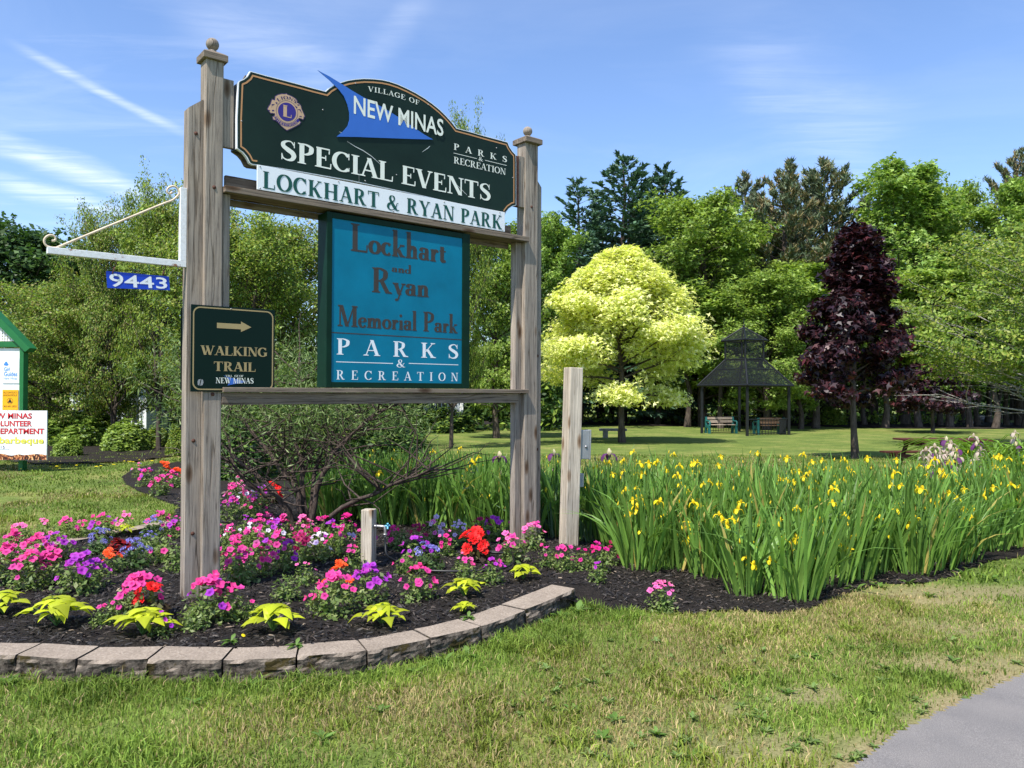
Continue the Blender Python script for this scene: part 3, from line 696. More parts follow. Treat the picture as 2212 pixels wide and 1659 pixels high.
# ------------------------------------------------------------------ top board
za = zm(466.3, 126.2, .3224); WB = .01
def tr(pts, w, f): return [SU(*f(x, y), w) for x, y in pts]
outl = [(150,160),(160,148),(185,138),(210,118),(230,84),(330,112),(450,143),(560,172),(650,197),(735,219),(760,196),(795,176),(830,161),(880,146),(930,138),(990,133),(1050,135),(1110,141),(1160,152),(1220,172),(1280,199),(1340,230),(1400,266),(1450,301),(1500,342),(1545,386),(1580,425),(1612,466),
        (1700,489),(1800,518),(1900,545),(1955,560),(1968,592),(1988,622),(2010,645),(2012,700),(2012,985),(1988,990),(1962,1008),(1945,1030),(1938,1048),(1700,992),(1300,905),(900,820),(500,750),(278,716),(245,712),(225,700),(205,660),(180,630),(140,602),(140,400)]
ol = tr(outl, WB, za)
board = thing('park_sign_board', 'dark green shaped sign board reading Special Events with emblem and blue sail', 'sign', O, PHI)
MB().prism(ol, -WB, -WB+.03).build('panel', p_white, board)
def inset(poly, d):
    n = len(poly); A = sum(poly[i][0]*poly[(i+1)%n][1]-poly[(i+1)%n][0]*poly[i][1] for i in range(n)); s = 1 if A > 0 else -1; o = []
    for i in range(n):
        p0, p1, p2 = (Vector(poly[i-1]), Vector(poly[i]), Vector(poly[(i+1)%n]))
        a = (p1-p0).normalized(); b = (p2-p1).normalized(); na = Vector((-a.y, a.x))*s; nb = Vector((-b.y, b.x))*s
        m = (na+nb); m = m.normalized() if m.length > 1e-6 else na; k = max(.45, m.dot(na)); o.append(tuple(p1+m*(d/k)))
    return o
def flat(name, poly, y, mat, parent):
    mb = MB(); n = len(poly); A = sum(poly[i][0]*poly[(i+1)%n][1]-poly[(i+1)%n][0]*poly[i][1] for i in range(n))
    f = list(range(n)) if A > 0 else list(range(n))[::-1]
    mb.add([(x, y, z) for x, z in poly], [f]); return mb.build(name, mat, parent)
def ring(name, a, b_, y, mat, parent, close=True):
    n = len(a); mb = MB(); mb.add([(x, y, z) for x, z in a] + [(x, y, z) for x, z in b_], [((i+1)%n, i, i+n, (i+1)%n+n) for i in range(n if close else n-1)]); return mb.build(name, mat, parent)
flat('green_face', inset(ol, .006), -WB-.0015, p_dark, board)
nb = outl.index((1938,1048)); top_part = ol[:nb+1]; lb = outl.index((278,716)); arcpts = ol[lb:] + ol[:nb+1]
i1 = inset(ol, .024); i2 = inset(ol, .036); i1 = i1[lb:]+i1[:nb+1]; i2 = i2[lb:]+i2[:nb+1]
ring('gold_line', i1, i2, -WB-.003, p_gold, board, False)
# the second board on the other side and its timber blocks
MB().prism(ol, .085, .11).build('back_panel', m_rail, board)
uE = SU(*za(140, 400), WB)[0]; zE0 = SU(*za(140, 600), WB)[1]; zE1 = SU(*za(150, 155), WB)[1]
MB().cbox(LW+.004, uE-.012, .02, .06, zE0, zE1+.01, .003).build('mounting_block', m_post, board)
MB().cbox(uE-.010, uE+.05, -WB+.033, .083, zE0-.01, zE1-.03, .002).build('hinge_plate', p_black, board)
uE2 = SU(*za(2012, 800), WB)[0]; zF0 = SU(*za(2012, 985), WB)[1]; zF1 = SU(*za(2012, 648), WB)[1]
MB().cbox(uE2+.045, uR0-.004, .01, .055, zF0, zF1+.01, .003).build('mounting_block', m_post, board)
MB().cbox(uE2+.004, uE2+.042, .0, .05, zF0, zF1, .002).build('hinge_plate', p_rust, board)
# sail, drawn as a curved triangle with one tip standing above the board
sail = [(680,82),(760,124),(832,168),(905,215),(985,262),(1060,300),(1140,345),(1220,395),(1310,455),(1390,510),(1452,545),(1300,541),(1100,534),(950,528),(806,526),(850,490),(880,455),(892,415),(892,370),(880,315),(855,255),(818,208),(760,150)]
sp_ = tr(sail, WB, za); mb = MB(); mb.prism(sp_, -WB-.009, -WB-.004); mb.build('sail_logo', p_blue, board)
def txt_by_px(name, s, f, pl, pr, capl, y, w, mat, parent, **k):
    """pl / pr: baseline ends, capl: top of the first capital, all in crop pixels"""
    a = SU(*f(*pl), w); b = SU(*f(*pr), w); c = SU(*f(*capl), w)
    return text_part(name, s, a[0], b[0], (a[1]+b[1])/2, c[1]-a[1], y, mat, parent, **k)
YB = -WB-.0032
txt_by_px('lettering', 'SPECIAL EVENTS', za, (426,680), (1842,955), (426,543), YB, WB, p_cream, board, T=.19)
txt_by_px('lettering', 'VILLAGE OF', za, (1018,222), (1362,315), (1018,188), YB, WB, p_cream, board, T=.15, gap=.08, arch=.016)
a = SU(*za(920,382), WB); b = SU(*za(1520,518), WB); c = SU(*za(920,258), WB)
sans_part('lettering', 'NEW MINAS', a[0], b[0], (a[1]+b[1])/2, (a[1]+b[1])/2 + (c[1]-a[1]), -WB-.0105, p_cream, board, bold=.014)
txt_by_px('lettering', 'PARKS', za, (1592,612), (1950,697), (1592,570), YB, WB, p_cream, board, gap=.75)
txt_by_px('lettering', 'RECREATION', za, (1592,702), (1942,782), (1592,658), YB, WB, p_cream, board, T=.15)
txt_by_px('lettering', '&', za, (1758,686), (1790,692), (1758,658), YB, WB, p_cream, board)
def bar_px(name, f, A, B, th, y, w, mat, parent):
    a = SU(*f(*A), w); b = SU(*f(*B), w); z = (a[1]+b[1])/2
    return flat(name, [(a[0], z-th/2), (b[0], z-th/2), (b[0], z+th/2), (a[0], z+th/2)], y, mat, parent)
bar_px('divider', za, (1592,634), (1748,672), .004, YB, WB, p_cream, board); bar_px('divider', za, (1802,682), (1948,719), .004, YB, WB, p_cream, board)
# cracks where the vinyl has split
m_cr = paint('bare_crack', (.6,.63,.6), .7)
def crack(pts, wd):
    P = tr(pts, WB, za); mb = MB(); n = len(P)
    ws = [wd*math.sin(math.pi*(i+.35)/(n+.2)) for i in range(n)]
    mb.add([(x, YB-.0004, z+w_) for (x, z), w_ in zip(P, ws)] + [(x+w_*.4, YB-.0004, z-w_) for (x, z), w_ in zip(P, ws)], [(i, i+1, i+1+n, i+n) for i in range(n-1)]); mb.build('crack', m_cr, board)
crack([(878,556),(930,590),(985,618),(1040,655),(1108,716)], .0035); crack([(1380,628),(1420,600),(1432,588)], .003); crack([(958,745),(957,790),(958,832)], .004)
crack([(825,492),(860,505),(905,522)], .003); crack([(1600,835),(1640,875),(1680,915)], .003)
for sx, sy in ((172,420),(935,168),(1425,310),(716,345),(1990,800),(1000,820),(1210,780),(1880,600)):
    a = SU(*za(sx, sy), WB); MB().lathe([(.0001,.003),(.005,.0025),(.006,0)], 8).build('screw', p_steel, board, loc=(a[0], -WB-.002, a[1]), rot=(R(90),0,0))
# emblem: gold badge with two lion heads, blue disc and a letter
ze = zm(548.6, 181, .0744)
silh = [(620,375),(700,330),(800,308),(905,312),(930,298),(965,328),(1050,360),(1130,400),(1200,450),(1238,500),(1238,560),(1300,590),(1345,640),(1370,740),(1420,850),(1460,950),(1430,1000),(1410,1035),(1370,1010),(1300,990),(1270,1030),(1310,1090),(1340,1120),(1300,1175),(1180,1240),(1060,1300),(1000,1325),(950,1348),(890,1305),(800,1230),(700,1120),(620,1050),(560,1040),(540,970),(590,950),(610,900),(600,865),(540,850),(480,848),(440,795),(395,738),(430,670),(480,600),(510,500),(530,465),(575,485),(605,490)]
sl = tr(silh, WB, ze); em = link('emblem', MB().prism(inset(sl, -.006), YB-.001, YB).mesh('emblem', p_purple2), board)
flat('badge', sl, YB-.0016, p_brass, em)
disc = lambda rx, ry: tr([(950+rx*math.cos(2*math.pi*i/36)+.0, 820+ry*math.sin(2*math.pi*i/36)+.12*rx*math.cos(2*math.pi*i/36)) for i in range(36)], WB, ze)
ring('badge_ring', disc(318,330), disc(308,320), YB-.0022, p_purple2, em); flat('badge_disc', disc(262,268), YB-.0024, p_purple, em)
txt_by_px('lettering', 'L', ze, (820,955), (1092,1000), (820,618), YB-.003, WB, p_brass, em, T=.26)
def arc_text(s, cx, cy, rx, ry, a0, a1, hgt, mat, parent, y, T=.17, flip=False):
    Wd, pr = serif(s, T, .06); mb = MB()
    def fn(a, b_):
        th = R(a0 + (a1-a0)*a/Wd); k = hgt*b_
        if flip: r1, r2 = rx - k, ry - k
        else: r1, r2 = rx + k, ry + k
        X = cx + r1*math.cos(th); Y = cy - r2*math.sin(th) + .12*(X-cx)
        return SU(*ze(X, Y), WB)
    put(mb, pr, fn, y); return mb.build('lettering', mat, parent)
arc_text('LIONS', 950, 820, 365, 365, 133, 47, 90, p_purple2, em, YB-.0022, T=.22)
band = []
for r_ in (345, 425):
    band.append(tr([(950+r_*math.cos(R(a_)), 820+r_*math.sin(R(a_))+.12*r_*math.cos(R(a_))) for a_ in range(28, 163, 9)], WB, ze))
ring('badge_band', band[0], band[1], YB-.0020, p_purple, em, False)
arc_text('INTERNATIONAL', 950, 820, 420, 420, 206, 322, 65, p_brass, em, YB-.0028, flip=True)
for k_, pts in enumerate([[(500,590),(600,600),(560,625),(520,640),(500,690),(510,630)],[(510,765),(580,760),(575,800),(520,805)],[(410,760),(470,770),(450,790),(420,785)],[(610,540),(670,540),(670,600),(640,590)],
             [(1260,745),(1340,745),(1360,790),(1385,870),(1350,820),(1320,770),(1270,760)],[(1310,935),(1380,945),(1370,975),(1310,960)],[(1420,960),(1455,960),(1440,985)],[(1240,610),(1290,600),(1320,630),(1270,640)],[(1180,640),(1255,680),(1235,715),(1200,690)]]):
    flat('lion_face_mark', tr(pts, WB, ze), YB-.0022, p_purple2, em)

# ------------------------------------------------------------------ white name board
q = [za(278,712), za(1937,1030), za(1937,1168), za(278,868)]
WN = .035; c4 = [SU(*p, WN) for p in q]
zt_ = (c4[0][1]+c4[1][1])/2; zb_ = (c4[2][1]+c4[3][1])/2
name_b = thing('name_board', 'long white board with green letters reading Lockhart & Ryan Park', 'sign', O, PHI)
MB().cbox(c4[0][0], c4[1][0], -WN, -WN+.012, zb_, zt_, .002).build('panel', p_white, name_b)
txt_by_px('lettering', 'LOCKHART & RYAN PARK', za, (312,862), (1918,1150), (312,748), -WN-.0015, WN, p_green, name_b, T=.2, gap=.06)
for sx, sy in ((296,722),(822,820),(1530,962),(1902,1032),(296,876),(1190,1040),(1922,1150)):
    a = SU(*za(sx, sy), WN); MB().lathe([(.0001,.004),(.005,.003),(.006,0)], 8).build('screw', p_steel, name_b, loc=(a[0], -WN, min(max(a[1], zb_+.01), zt_-.01)), rot=(R(90),0,0))

# ------------------------------------------------------------------ display cabinet
zc = zm(603.5, 603.5, .2976); ident = lambda x, y: (x, y); WCb = .02
cab = thing('display_cabinet', 'green framed cabinet with a teal panel reading Lockhart and Ryan Memorial Park', 'sign', O, PHI)
a0, z1 = SU(707, 458, WCb); a1, _ = SU(1014.5, 700, WCb); z0 = zs_l + .003; ztop = SU(707, 456, WCb)[1]
ztop = min(ztop, zs_ub-.002)
pu0, pu1 = SU(717, 700, WCb)[0], SU(998.6, 700, WCb)[0]; pz0 = SU(717, 825, WCb)[1]; pz1 = (SU(716, 470, WCb)[1])
pz1 = min(pz1, ztop-.035)
MB().cbox(a0+.002, a1-.002, -WCb+.022, .15, z0+.002, ztop-.002, .003).build('box', p_frame, cab)
fr_ = MB()
fr_.cbox(a0, pu0, -WCb, -WCb+.03, z0, ztop, .004); fr_.cbox(pu1, a1, -WCb, -WCb+.03, z0, ztop, .004)
fr_.cbox(pu0, pu1, -WCb+.0005, -WCb+.03, z0, pz0, .004); fr_.cbox(pu0, pu1, -WCb+.0005, -WCb+.03, pz1, ztop, .004); fr_.build('frame', p_frame, cab)
MB().box(pu0, pu1, -WCb+.008, -WCb+.014, pz0, pz1).build('panel', p_teal, cab)
YC = -WCb+.0072
D = ident
txt_by_px('lettering', 'Lockhart', D, (757,541), (965,568), (757,481), YC, WCb, p_brown, cab, T=.19)
txt_by_px('lettering', 'and', D, (847,587), (890,591), (847,568), YC, WCb, p_brown, cab, T=.19)
txt_by_px('lettering', 'Ryan', D, (803,631), (929,642), (803,577), YC, WCb, p_brown, cab, T=.19)
txt_by_px('lettering', 'Memorial Park', D, (729,705), (990,719), (729,659), YC, WCb, p_brown, cab, T=.19)
bar_px('divider', D, (717,719), (998.6,733), .008, YC, WCb, p_brown, cab)
txt_by_px('lettering', 'PARKS', D, (727,767), (992,774), (727,732), YC, WCb, p_white, cab, gap=.68)
txt_by_px('lettering', '&', D, (857,793), (877,794.5), (857,775.5), YC, WCb, p_white, cab)
txt_by_px('lettering', 'RECREATION', D, (727,820), (991,823), (727,800), YC, WCb, p_white, cab, gap=.62, T=.15)
bar_px('divider', D, (727,782), (850,784.5), .006, YC, WCb, p_white, cab); bar_px('divider', D, (884,785), (991,788), .006, YC, WCb, p_white, cab)

# ------------------------------------------------------------------ walking trail sign
zw = zm(384, 630.9, .1488); WT_ = .012
A = SU(413, 657, WT_); B_ = SU(594, 670, WT_); zlo = SU(414, 846, WT_)[1]; zhi = (A[1]+B_[1])/2
def rrect(u0, u1, z0, z1, r_, n=6):
    o = []
    for cx, cz, a in ((u1-r_, z1-r_, 0), (u0+r_, z1-r_, 90), (u0+r_, z0+r_, 180), (u1-r_, z0+r_, 270)):
        o += [(cx+r_*math.cos(R(a+90*i/n)), cz+r_*math.sin(R(a+90*i/n))) for i in range(n+1)]
    return o
ts = thing('trail_sign', 'square dark green Walking Trail sign with gold border and arrow on the left post', 'sign', O, PHI)
MB().cbox(A[0], B_[0], -WT_, -WT_+.008, zlo, zhi, .0015).build('panel', p_dark2, ts)
d = .012
ring('border', rrect(A[0]+d, B_[0]-d, zlo+d, zhi-d, .05), rrect(A[0]+d+.009, B_[0]-d-.009, zlo+d+.009, zhi-d-.009, .043), -WT_-.001, p_tan, ts)
YT = -WT_-.0012
ar = tr([(568,445),(917,460),(917,428),(1067,512),(917,580),(917,543),(568,522)], WT_, zw); za_ = sum(p[1] for p in (ar[0], ar[6]))/2
hh = (ar[0][1]-ar[6][1])/2; H2 = (ar[2][1]-ar[4][1])/2
flat('arrow', [(ar[0][0], za_-hh), (ar[1][0], za_-hh), (ar[1][0], za_-H2), (ar[3][0], za_), (ar[1][0], za_+H2), (ar[1][0], za_+hh), (ar[0][0], za_+hh)], YT, p_tan, ts)
txt_by_px('lettering', 'WALKING', zw, (333,910), (1298,938), (333,775), YT, WT_, p_tan, ts, T=.21)
txt_by_px('lettering', 'TRAIL', zw, (518,1145), (1132,1155), (518,1010), YT, WT_, p_tan, ts, T=.21)
sl2 = tr([(660,1205),(720,1235),(760,1240),(990,1302),(900,1325),(820,1335),(720,1355),(745,1320),(750,1280),(720,1245)], WT_, zw)
flat('sail_logo', sl2, YT, p_blue, ts)
txt_by_px('lettering', 'NEW MINAS', zw, (548,1322), (1100,1328), (548,1240), YT-.0012, WT_, p_cream, ts)
txt_by_px('lettering', 'VILL', zw, (693,1231), (792,1232), (693,1203), YT-.0012, WT_, p_cream, ts)
txt_by_px('lettering', 'GE OF', zw, (822,1231), (950,1233), (822,1203), YT-.0012, WT_, p_cream, ts)
st_ = tr([(300,1270),(335,1262),(322,1300),(312,1358),(290,1345),(286,1300)], WT_, zw); flat('silver_sticker', st_, YT, p_grey, ts)
st_ = tr([(345,1265),(365,1275),(373,1310),(360,1350),(325,1360),(335,1310)], WT_, zw); flat('silver_sticker', st_, YT, p_grey, ts)
for sx, sy in ((775,242),(800,1418),(1376,1395)):
    a = SU(*zw(sx, sy), WT_); MB().lathe([(.0001,.003),(.004,.002),(.005,0)], 8).build('screw', p_steel, ts, loc=(a[0], -WT_-.001, a[1]), rot=(R(90),0,0))
bs = MB().cbox(-.11, .42, .156, .164, zlo+.01, zhi-.01, .0015).build('back_sign', p_dark2); bs.location = O; bs.rotation_euler = (0,0,PHI)
tag(bs, 'dark sign plate fixed to the back of the left post, only its edge showing', 'sign')

# ------------------------------------------------------------------ white iron bracket and hanging number plate
zb6 = zm(82.3, 384, .1653); WK = -.075
brk = thing('sign_bracket', 'rusty white iron bracket with scrolled rod on the left post', 'bracket', O, PHI)
P = lambda x, y: SU(*zb6(x, y), WK)
a = P(1848, 128); bq = P(1915, 1140); ua = P(1848, 600)[0]; ue = -.105
e0 = P(115, 925); e1 = P(115, 1010); zA = (P(115,925)[1]+P(1848,1065)[1])/2; zBt = (P(115,1015)[1]+P(1880,1150)[1])/2
MB().cbox(ua, ue, -WK-.02, -WK+.02, zA-.001, a[1], .003).build('upright', m_wp, brk)
MB().cbox(e0[0], ue, -WK-.0205, -WK+.0195, zBt, zA, .003).build('arm', m_wp, brk)
m_rod = paint('cream_paint_on_iron', (.62,.50,.36), .5, .25, 14)
rod = [(178,822),(215,820),(228,795),(205,760),(160,750),(110,770),(80,820),(100,880),(160,910),(235,915),(270,901),(420,839),(600,765),(900,641),(1200,518),(1500,394),(1650,333),(1760,290),(1835,220),(1838,170),(1800,120),(1745,112),(1695,140),(1690,190),(1725,208),(1750,185)]
pts = [P(x, y) for x, y in rod]; cr_ = crom([(p[0], p[1]) for p in pts], False, 4)
MB().tube([(p[0], -WK, p[1]) for p in cr_], .0072, 8).build('scroll_rod', m_rod, brk)
npl = thing('number_plate', 'small blue house number plate reading 9443 hanging from the white bracket', 'sign', O, PHI)
c1_ = P(888,1218); c2_ = P(1708,1290); c3 = P(1722,1470); c4_ = P(905,1440)
p_nb = paint('number_plate_blue', (.004,.05,.50), .35, .05)
MB().prism([c4_, c3, c2_, c1_], -WK-.002, -WK+.002).build('plate', p_nb, npl)
P_, F_ = sans('9443', .012); mb = MB()
def nfn(a_, b_):
    lo = Vector(c4_).lerp(Vector(c3), .04+.92*a_); hi = Vector(c1_).lerp(Vector(c2_), .04+.92*a_); r_ = lo.lerp(hi, .08+.80*b_); return r_.x, r_.y
mb.add([(nfn(x, y)[0], -WK-.004, nfn(x, y)[1]) for x, y in P_], F_); mb.build('lettering', p_white, npl)
for hx, top, bot in ((985,1085,1240),(1640,1140,1262)):
    hk = P(hx, top); hb = P(hx, bot)
    zm_ = (hk[1]+hb[1])/2; r_ = abs(hk[1]-hb[1])*.3
    MB().tube([(hk[0]+r_*.7*math.sin(a_), -WK+r_*.3*math.cos(a_), hk[1]-r_*.9-r_*math.cos(a_)) for a_ in np.linspace(0, 6.28, 14)], .0035, 6, False).build('hook', p_rust, npl)
    MB().tube([(hk[0]+r_*.3*math.cos(a_), -WK+r_*.6*math.sin(a_), hb[1]+r_*.7+r_*math.cos(a_)*1.0) for a_ in np.linspace(0, 6.28, 14)], .0035, 6, False).build('hook', p_rust, npl)
# ------------------------------------------------------------------ trees
def unit(v): return v/(np.linalg.norm(v, axis=-1, keepdims=True)+1e-9)
def leaf_mesh(name, Cn, size, mat, cols, up=.6, aspect=.6, shape='rhomb', droop=0.0, cvar=.35, r_=None, ctr=None, outw=.5):
    r_ = r_ or rng; n = len(Cn)
    nv = r_.normal(0, 1, (n, 3)); nv[:, 2] += up*2
    if ctr is not None: nv += unit(Cn-ctr)*outw*2
    nv = unit(nv); a = unit(np.cross(nv, r_.normal(0, 1, (n, 3)))); a[:, 2] -= droop; a = unit(a); b_ = unit(np.cross(nv, a))
    s = size*r_.uniform(.6, 1.3, (n, 1)); T = a*s/2; B = b_*s*aspect/2; up_ = nv*s*.12
    if shape == 'rhomb':
        V = np.stack([Cn-T, Cn+B-up_, Cn+T, Cn-B-up_], 1); k = 4; F = np.arange(n)[:, None]*4+np.array([[0,1,2,3]])
    elif shape == 'maple':
        V = np.stack([Cn-T*.8, Cn-T*.2+B*1.7-up_, Cn+T*.05+B*.5, Cn+T*1.3-up_*.5, Cn+T*.05-B*.5, Cn-T*.2-B*1.7-up_], 1); k = 6
        b0 = np.arange(n)[:, None]*6; F = np.concatenate([b0+np.array([[0,1,2,3]]), b0+np.array([[0,3,4,5]])], 0)
    elif shape == 'needle':
        V = np.stack([Cn-T, Cn-T*.3+B, Cn+T, Cn-T*.3-B], 1); k = 4; F = np.arange(n)[:, None]*4+np.array([[0,1,2,3]])
    cols = np.array(cols); ci = r_.integers(0, len(cols), n); cc = cols[ci]*r_.uniform(1-cvar, 1+cvar, (n, 1))
    return fmesh(name, V.reshape(-1, 3), F, mat, np.repeat(cc, k, 0))
def make_tree(seed, H, Rd, h0=.25, kind='broad', nl=26, leaves=9000, size=.16, cols=((.06,.11,.02),), matl=None, barkm=None, tr=.14,
              shape='rhomb', prof=None, clump=.5, flat=.5, lean=0.0, up=.6, sub=6, trunks=1, elev=(60, 15), aspect=.6, jit=1.0, irreg=.25, cvar=.35, dead=0, droop=0.0, env=None):
    r_ = np.random.default_rng(seed); mb = MB(); tips = []; wts = []
    prof = prof or (lambda t: math.sin(math.pi*min(1, (t*.92+.10)))**.55)
    for k in range(trunks):
        az0 = r_.uniform(0, 6.28); sp_ = 0 if trunks == 1 else .22
        tp = [np.array([math.cos(az0+k*2.4)*sp_*H*f**1.3*.8 + lean*H*f*f + r_.normal(0, .008*H)*(f > 0), math.sin(az0+k*2.4)*sp_*H*f**1.3*.8 + r_.normal(0, .008*H)*(f > 0), H*f*.97]) for f in np.linspace(0, 1, 9)]
        tp = np.array(tp)
        fs = np.linspace(0, 1, 9); mb.tube(tp, [tr*(1-.9*f)**.9*(1.35 if f == 0 else 1)+.006 for f in fs], 9, True)
        at_ = lambda f: np.array([np.interp(f, fs, tp[:, j]) for j in range(3)])
        n_l = max(4, nl//trunks)
        for i in range(n_l):
            f = h0 + (1-h0)*((i+.5)/n_l)**.9*.97; t_l = (f-h0)/(1-h0)
            az = i*2.399+r_.uniform(-.5, .5)+k; ln = Rd*prof(t_l)*r_.uniform(1-irreg, 1+irreg)
            if ln < .05*Rd: ln = .08*Rd
            el = R(elev[1] + (elev[0]-elev[1])*t_l + r_.normal(0, 8))
            d = np.array([math.cos(az)*math.cos(el), math.sin(az)*math.cos(el), math.sin(el)])
            p = at_(f*.97); pts = [p]; curve = r_.normal(0, .12, 3)
            for s in range(1, 6):
                bend = np.array([0, 0, (.10 if kind != 'conifer' else -.05)*s/5])
                p = p + unit(d + curve*s/5 + bend + r_.normal(0, .07, 3))*ln/5; pts.append(p)
            pts = np.array(pts); r0 = max(.008, tr*.38*(1-.75*t_l)*min(1.2, ln/Rd+.3))
            mb.tube(pts, [r0*(1-.8*s/5) for s in range(6)], 5, False)
            if dead and i < dead: leafy = False
            else: leafy = True
            for j in range(sub):
                u_ = .3+.7*(j+r_.uniform(0, .8))/sub; u_ = min(u_, 1); q0 = np.array([np.interp(u_*5, range(6), pts[:, c]) for c in range(3)])
                sgn = 1 if j % 2 else -1; dz = .3 if kind != 'conifer' else -.12
                ta = az + sgn*r_.uniform(.4, 1.1); dd = unit(np.array([math.cos(ta)*math.cos(el), math.sin(ta)*math.cos(el), math.sin(el)*.6 + r_.normal(0, .2) + dz*.4]))
                l2 = ln*r_.uniform(.25, .48)*(1.25-.5*u_)
                q1 = q0+dd*l2*.5+r_.normal(0, .04*l2, 3); q2 = q0+dd*l2+np.array([0,0,-.05*l2])+r_.normal(0, .1*l2, 3)
                mb.tube([q0, q1, q2], [r0*.35, r0*.25, r0*.1], 4, False)
                if leafy:
                    for w_ in (.35, .7, 1.0): tips.append(q0+(q2-q0)*w_); wts.append(.6+.4*w_)
            if leafy: tips.append(pts[-1]); wts.append(1.6); tips.append(pts[4]); wts.append(.8)
        for f in (.84, .88, .92, .95, .98, 1.0, 1.01): tips.append(at_(f)); wts.append(1.3)
    if env:                                  # draw the boughs in to the crown's outline, unevenly
        def pull(Q, lo, hi):
            zf_ = np.clip((Q[:, 2]/H-h0)/(1-h0), 0, 1.0); rr_ = np.hypot(Q[:, 0], Q[:, 1]); an_ = np.arctan2(Q[:, 1], Q[:, 0])
            al_ = Rd*np.interp(zf_, env[0], env[1])*(1+.16*fnoise(an_*2+seed, Q[:, 2]*2.2, 1.6, 3))*r_.uniform(lo, hi, len(Q)); k_ = np.where((rr_ > al_) & (Q[:, 2] > h0*H*.8), al_/np.maximum(rr_, 1e-3), 1)
            Q[:, 0] *= k_; Q[:, 1] *= k_
            over = Q[:, 2] > H*.985; Q[over, 2] = H*(.985-r_.uniform(0, .12, over.sum())); return Q
        tips = pull(np.array(tips), .82, 1.06); mb.V = [tuple(v_) for v_ in pull(np.array(mb.V), .78, .78)]
    tips = np.array(tips); wts = np.array(wts)*r_.uniform(.25, 1.6, len(wts)); wts /= wts.sum()
    ci = r_.choice(len(tips), leaves, p=wts)
    off = r_.normal(0, 1, (leaves, 3)); off = off/np.maximum(1, np.linalg.norm(off, axis=1, keepdims=True)/1.6)*clump*Rd*.22*jit
    off[:, 2] *= flat; off[:, 2] -= np.hypot(off[:, 0], off[:, 1])*droop
    P = tips[ci]+off
    kz_ = H/np.percentile(P[:, 2], 99.9); P[:, 2] *= kz_
    mb.V = [(v_[0], v_[1], v_[2]*kz_) for v_ in mb.V]
    ctr = np.array([0, 0, H*(h0+.3*(1-h0))])
    me = leaf_mesh('crown', P, size, matl or m_fol, cols, up, aspect, shape, 0.0, cvar, r_, ctr)
    return mb.mesh('trunk', barkm or m_bark), me
def plant_tree(name, label, cat, meshes, x, y, rz=0, s=1.0, group=None, names=('trunk', 'crown'), zoff=-.05, sz=None):
    t = thing(name, label, cat, (x, y, float(ground(x, y))+zoff), rz, group); t.scale = (s, s, sz or s)
    for n_, me in zip(names, meshes): link(n_, me, t)
    return t
def spot(px, top, base_y, Y):                # x, height for a crown top at picture (px, top) standing at distance Y
    p = AT(px, top, Y); return p.x, p.z-float(ground(p.x, Y))

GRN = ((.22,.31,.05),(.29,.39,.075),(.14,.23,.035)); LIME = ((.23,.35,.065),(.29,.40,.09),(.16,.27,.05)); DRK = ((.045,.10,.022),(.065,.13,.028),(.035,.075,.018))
OLV = ((.17,.26,.03),(.24,.33,.045),(.09,.16,.022),(.26,.29,.05)); CON = ((.06,.13,.07),(.09,.17,.09),(.045,.095,.055)); PIN = ((.13,.17,.09),(.17,.21,.12),(.09,.13,.07),(.2,.17,.07))
YEL = ((.80,.79,.33),(.86,.84,.45),(.66,.70,.22),(.58,.64,.14)); PUR = ((.020,.006,.010),(.030,.008,.012),(.013,.005,.009),(.055,.010,.011))

# the yellow maple, the purple maple
x, h = spot(1318, 532, 0, 29.5); bx0, by0 = G(1341, 955)
ym = make_tree(11, h*1.0, 3.2, .27, nl=60, leaves=70000, size=.125, cols=YEL, tr=.12, shape='maple', clump=.44, flat=.62, up=.9, sub=8, elev=(46, 9),
               prof=lambda t: float(np.interp(t, (0,.08,.2,.42,.6,.75,.88,1), (.72,1.0,1.10,.96,.62,.38,.22,.10))), irreg=.13, aspect=.95, cvar=.25, droop=.0, env=((0,.1,.2,.44,.65,.79,.91,1),(.66,.9,1.0,.97,.72,.46,.22,.05)))
plant_tree('maple_tree', 'bright yellow leaved maple with rounded crown above the stone bench on the lawn', 'tree', ym, bx0, 29.5)
x, h = spot(1845, 470, 0, 20.0); bx0, by0 = G(1848, 992)
pm = make_tree(23, h, 1.42, .24, nl=44, leaves=24000, size=.14, cols=PUR, matl=m_gloss, tr=.085, shape='maple', clump=.62, flat=.6, up=.5, sub=6, elev=(70, 14),
               prof=lambda t: float(np.interp(t, (0,.15,.35,.5,.65,.8,.92,1), (.95,1.05,.86,.72,.64,.55,.34,.1))), irreg=.34, aspect=.95, cvar=.45, droop=.25, barkm=m_bark, env=((0,.1,.3,.45,.6,.75,.9,1),(.75,1.0,.86,.76,.64,.56,.40,.08)))
plant_tree('maple_tree', 'tall dark purple leaved maple standing alone on the lawn left of the picnic table', 'tree', pm, bx0, by0, 1.0)
x, h = spot(2010, 760, 0, 36)
pm2 = make_tree(29, 4.2, 1.9, .3, nl=22, leaves=5000, size=.2, cols=PUR, matl=m_gloss, tr=.09, shape='maple', clump=.7, flat=.6, aspect=.95)
pm2 = (pm2[0], pm2[1]); plant_tree('maple_tree', 'smaller purple leaved maple half hidden under the pale branched tree at the wood edge', 'tree', pm2, AT(2015, 900, 40).x, 40)

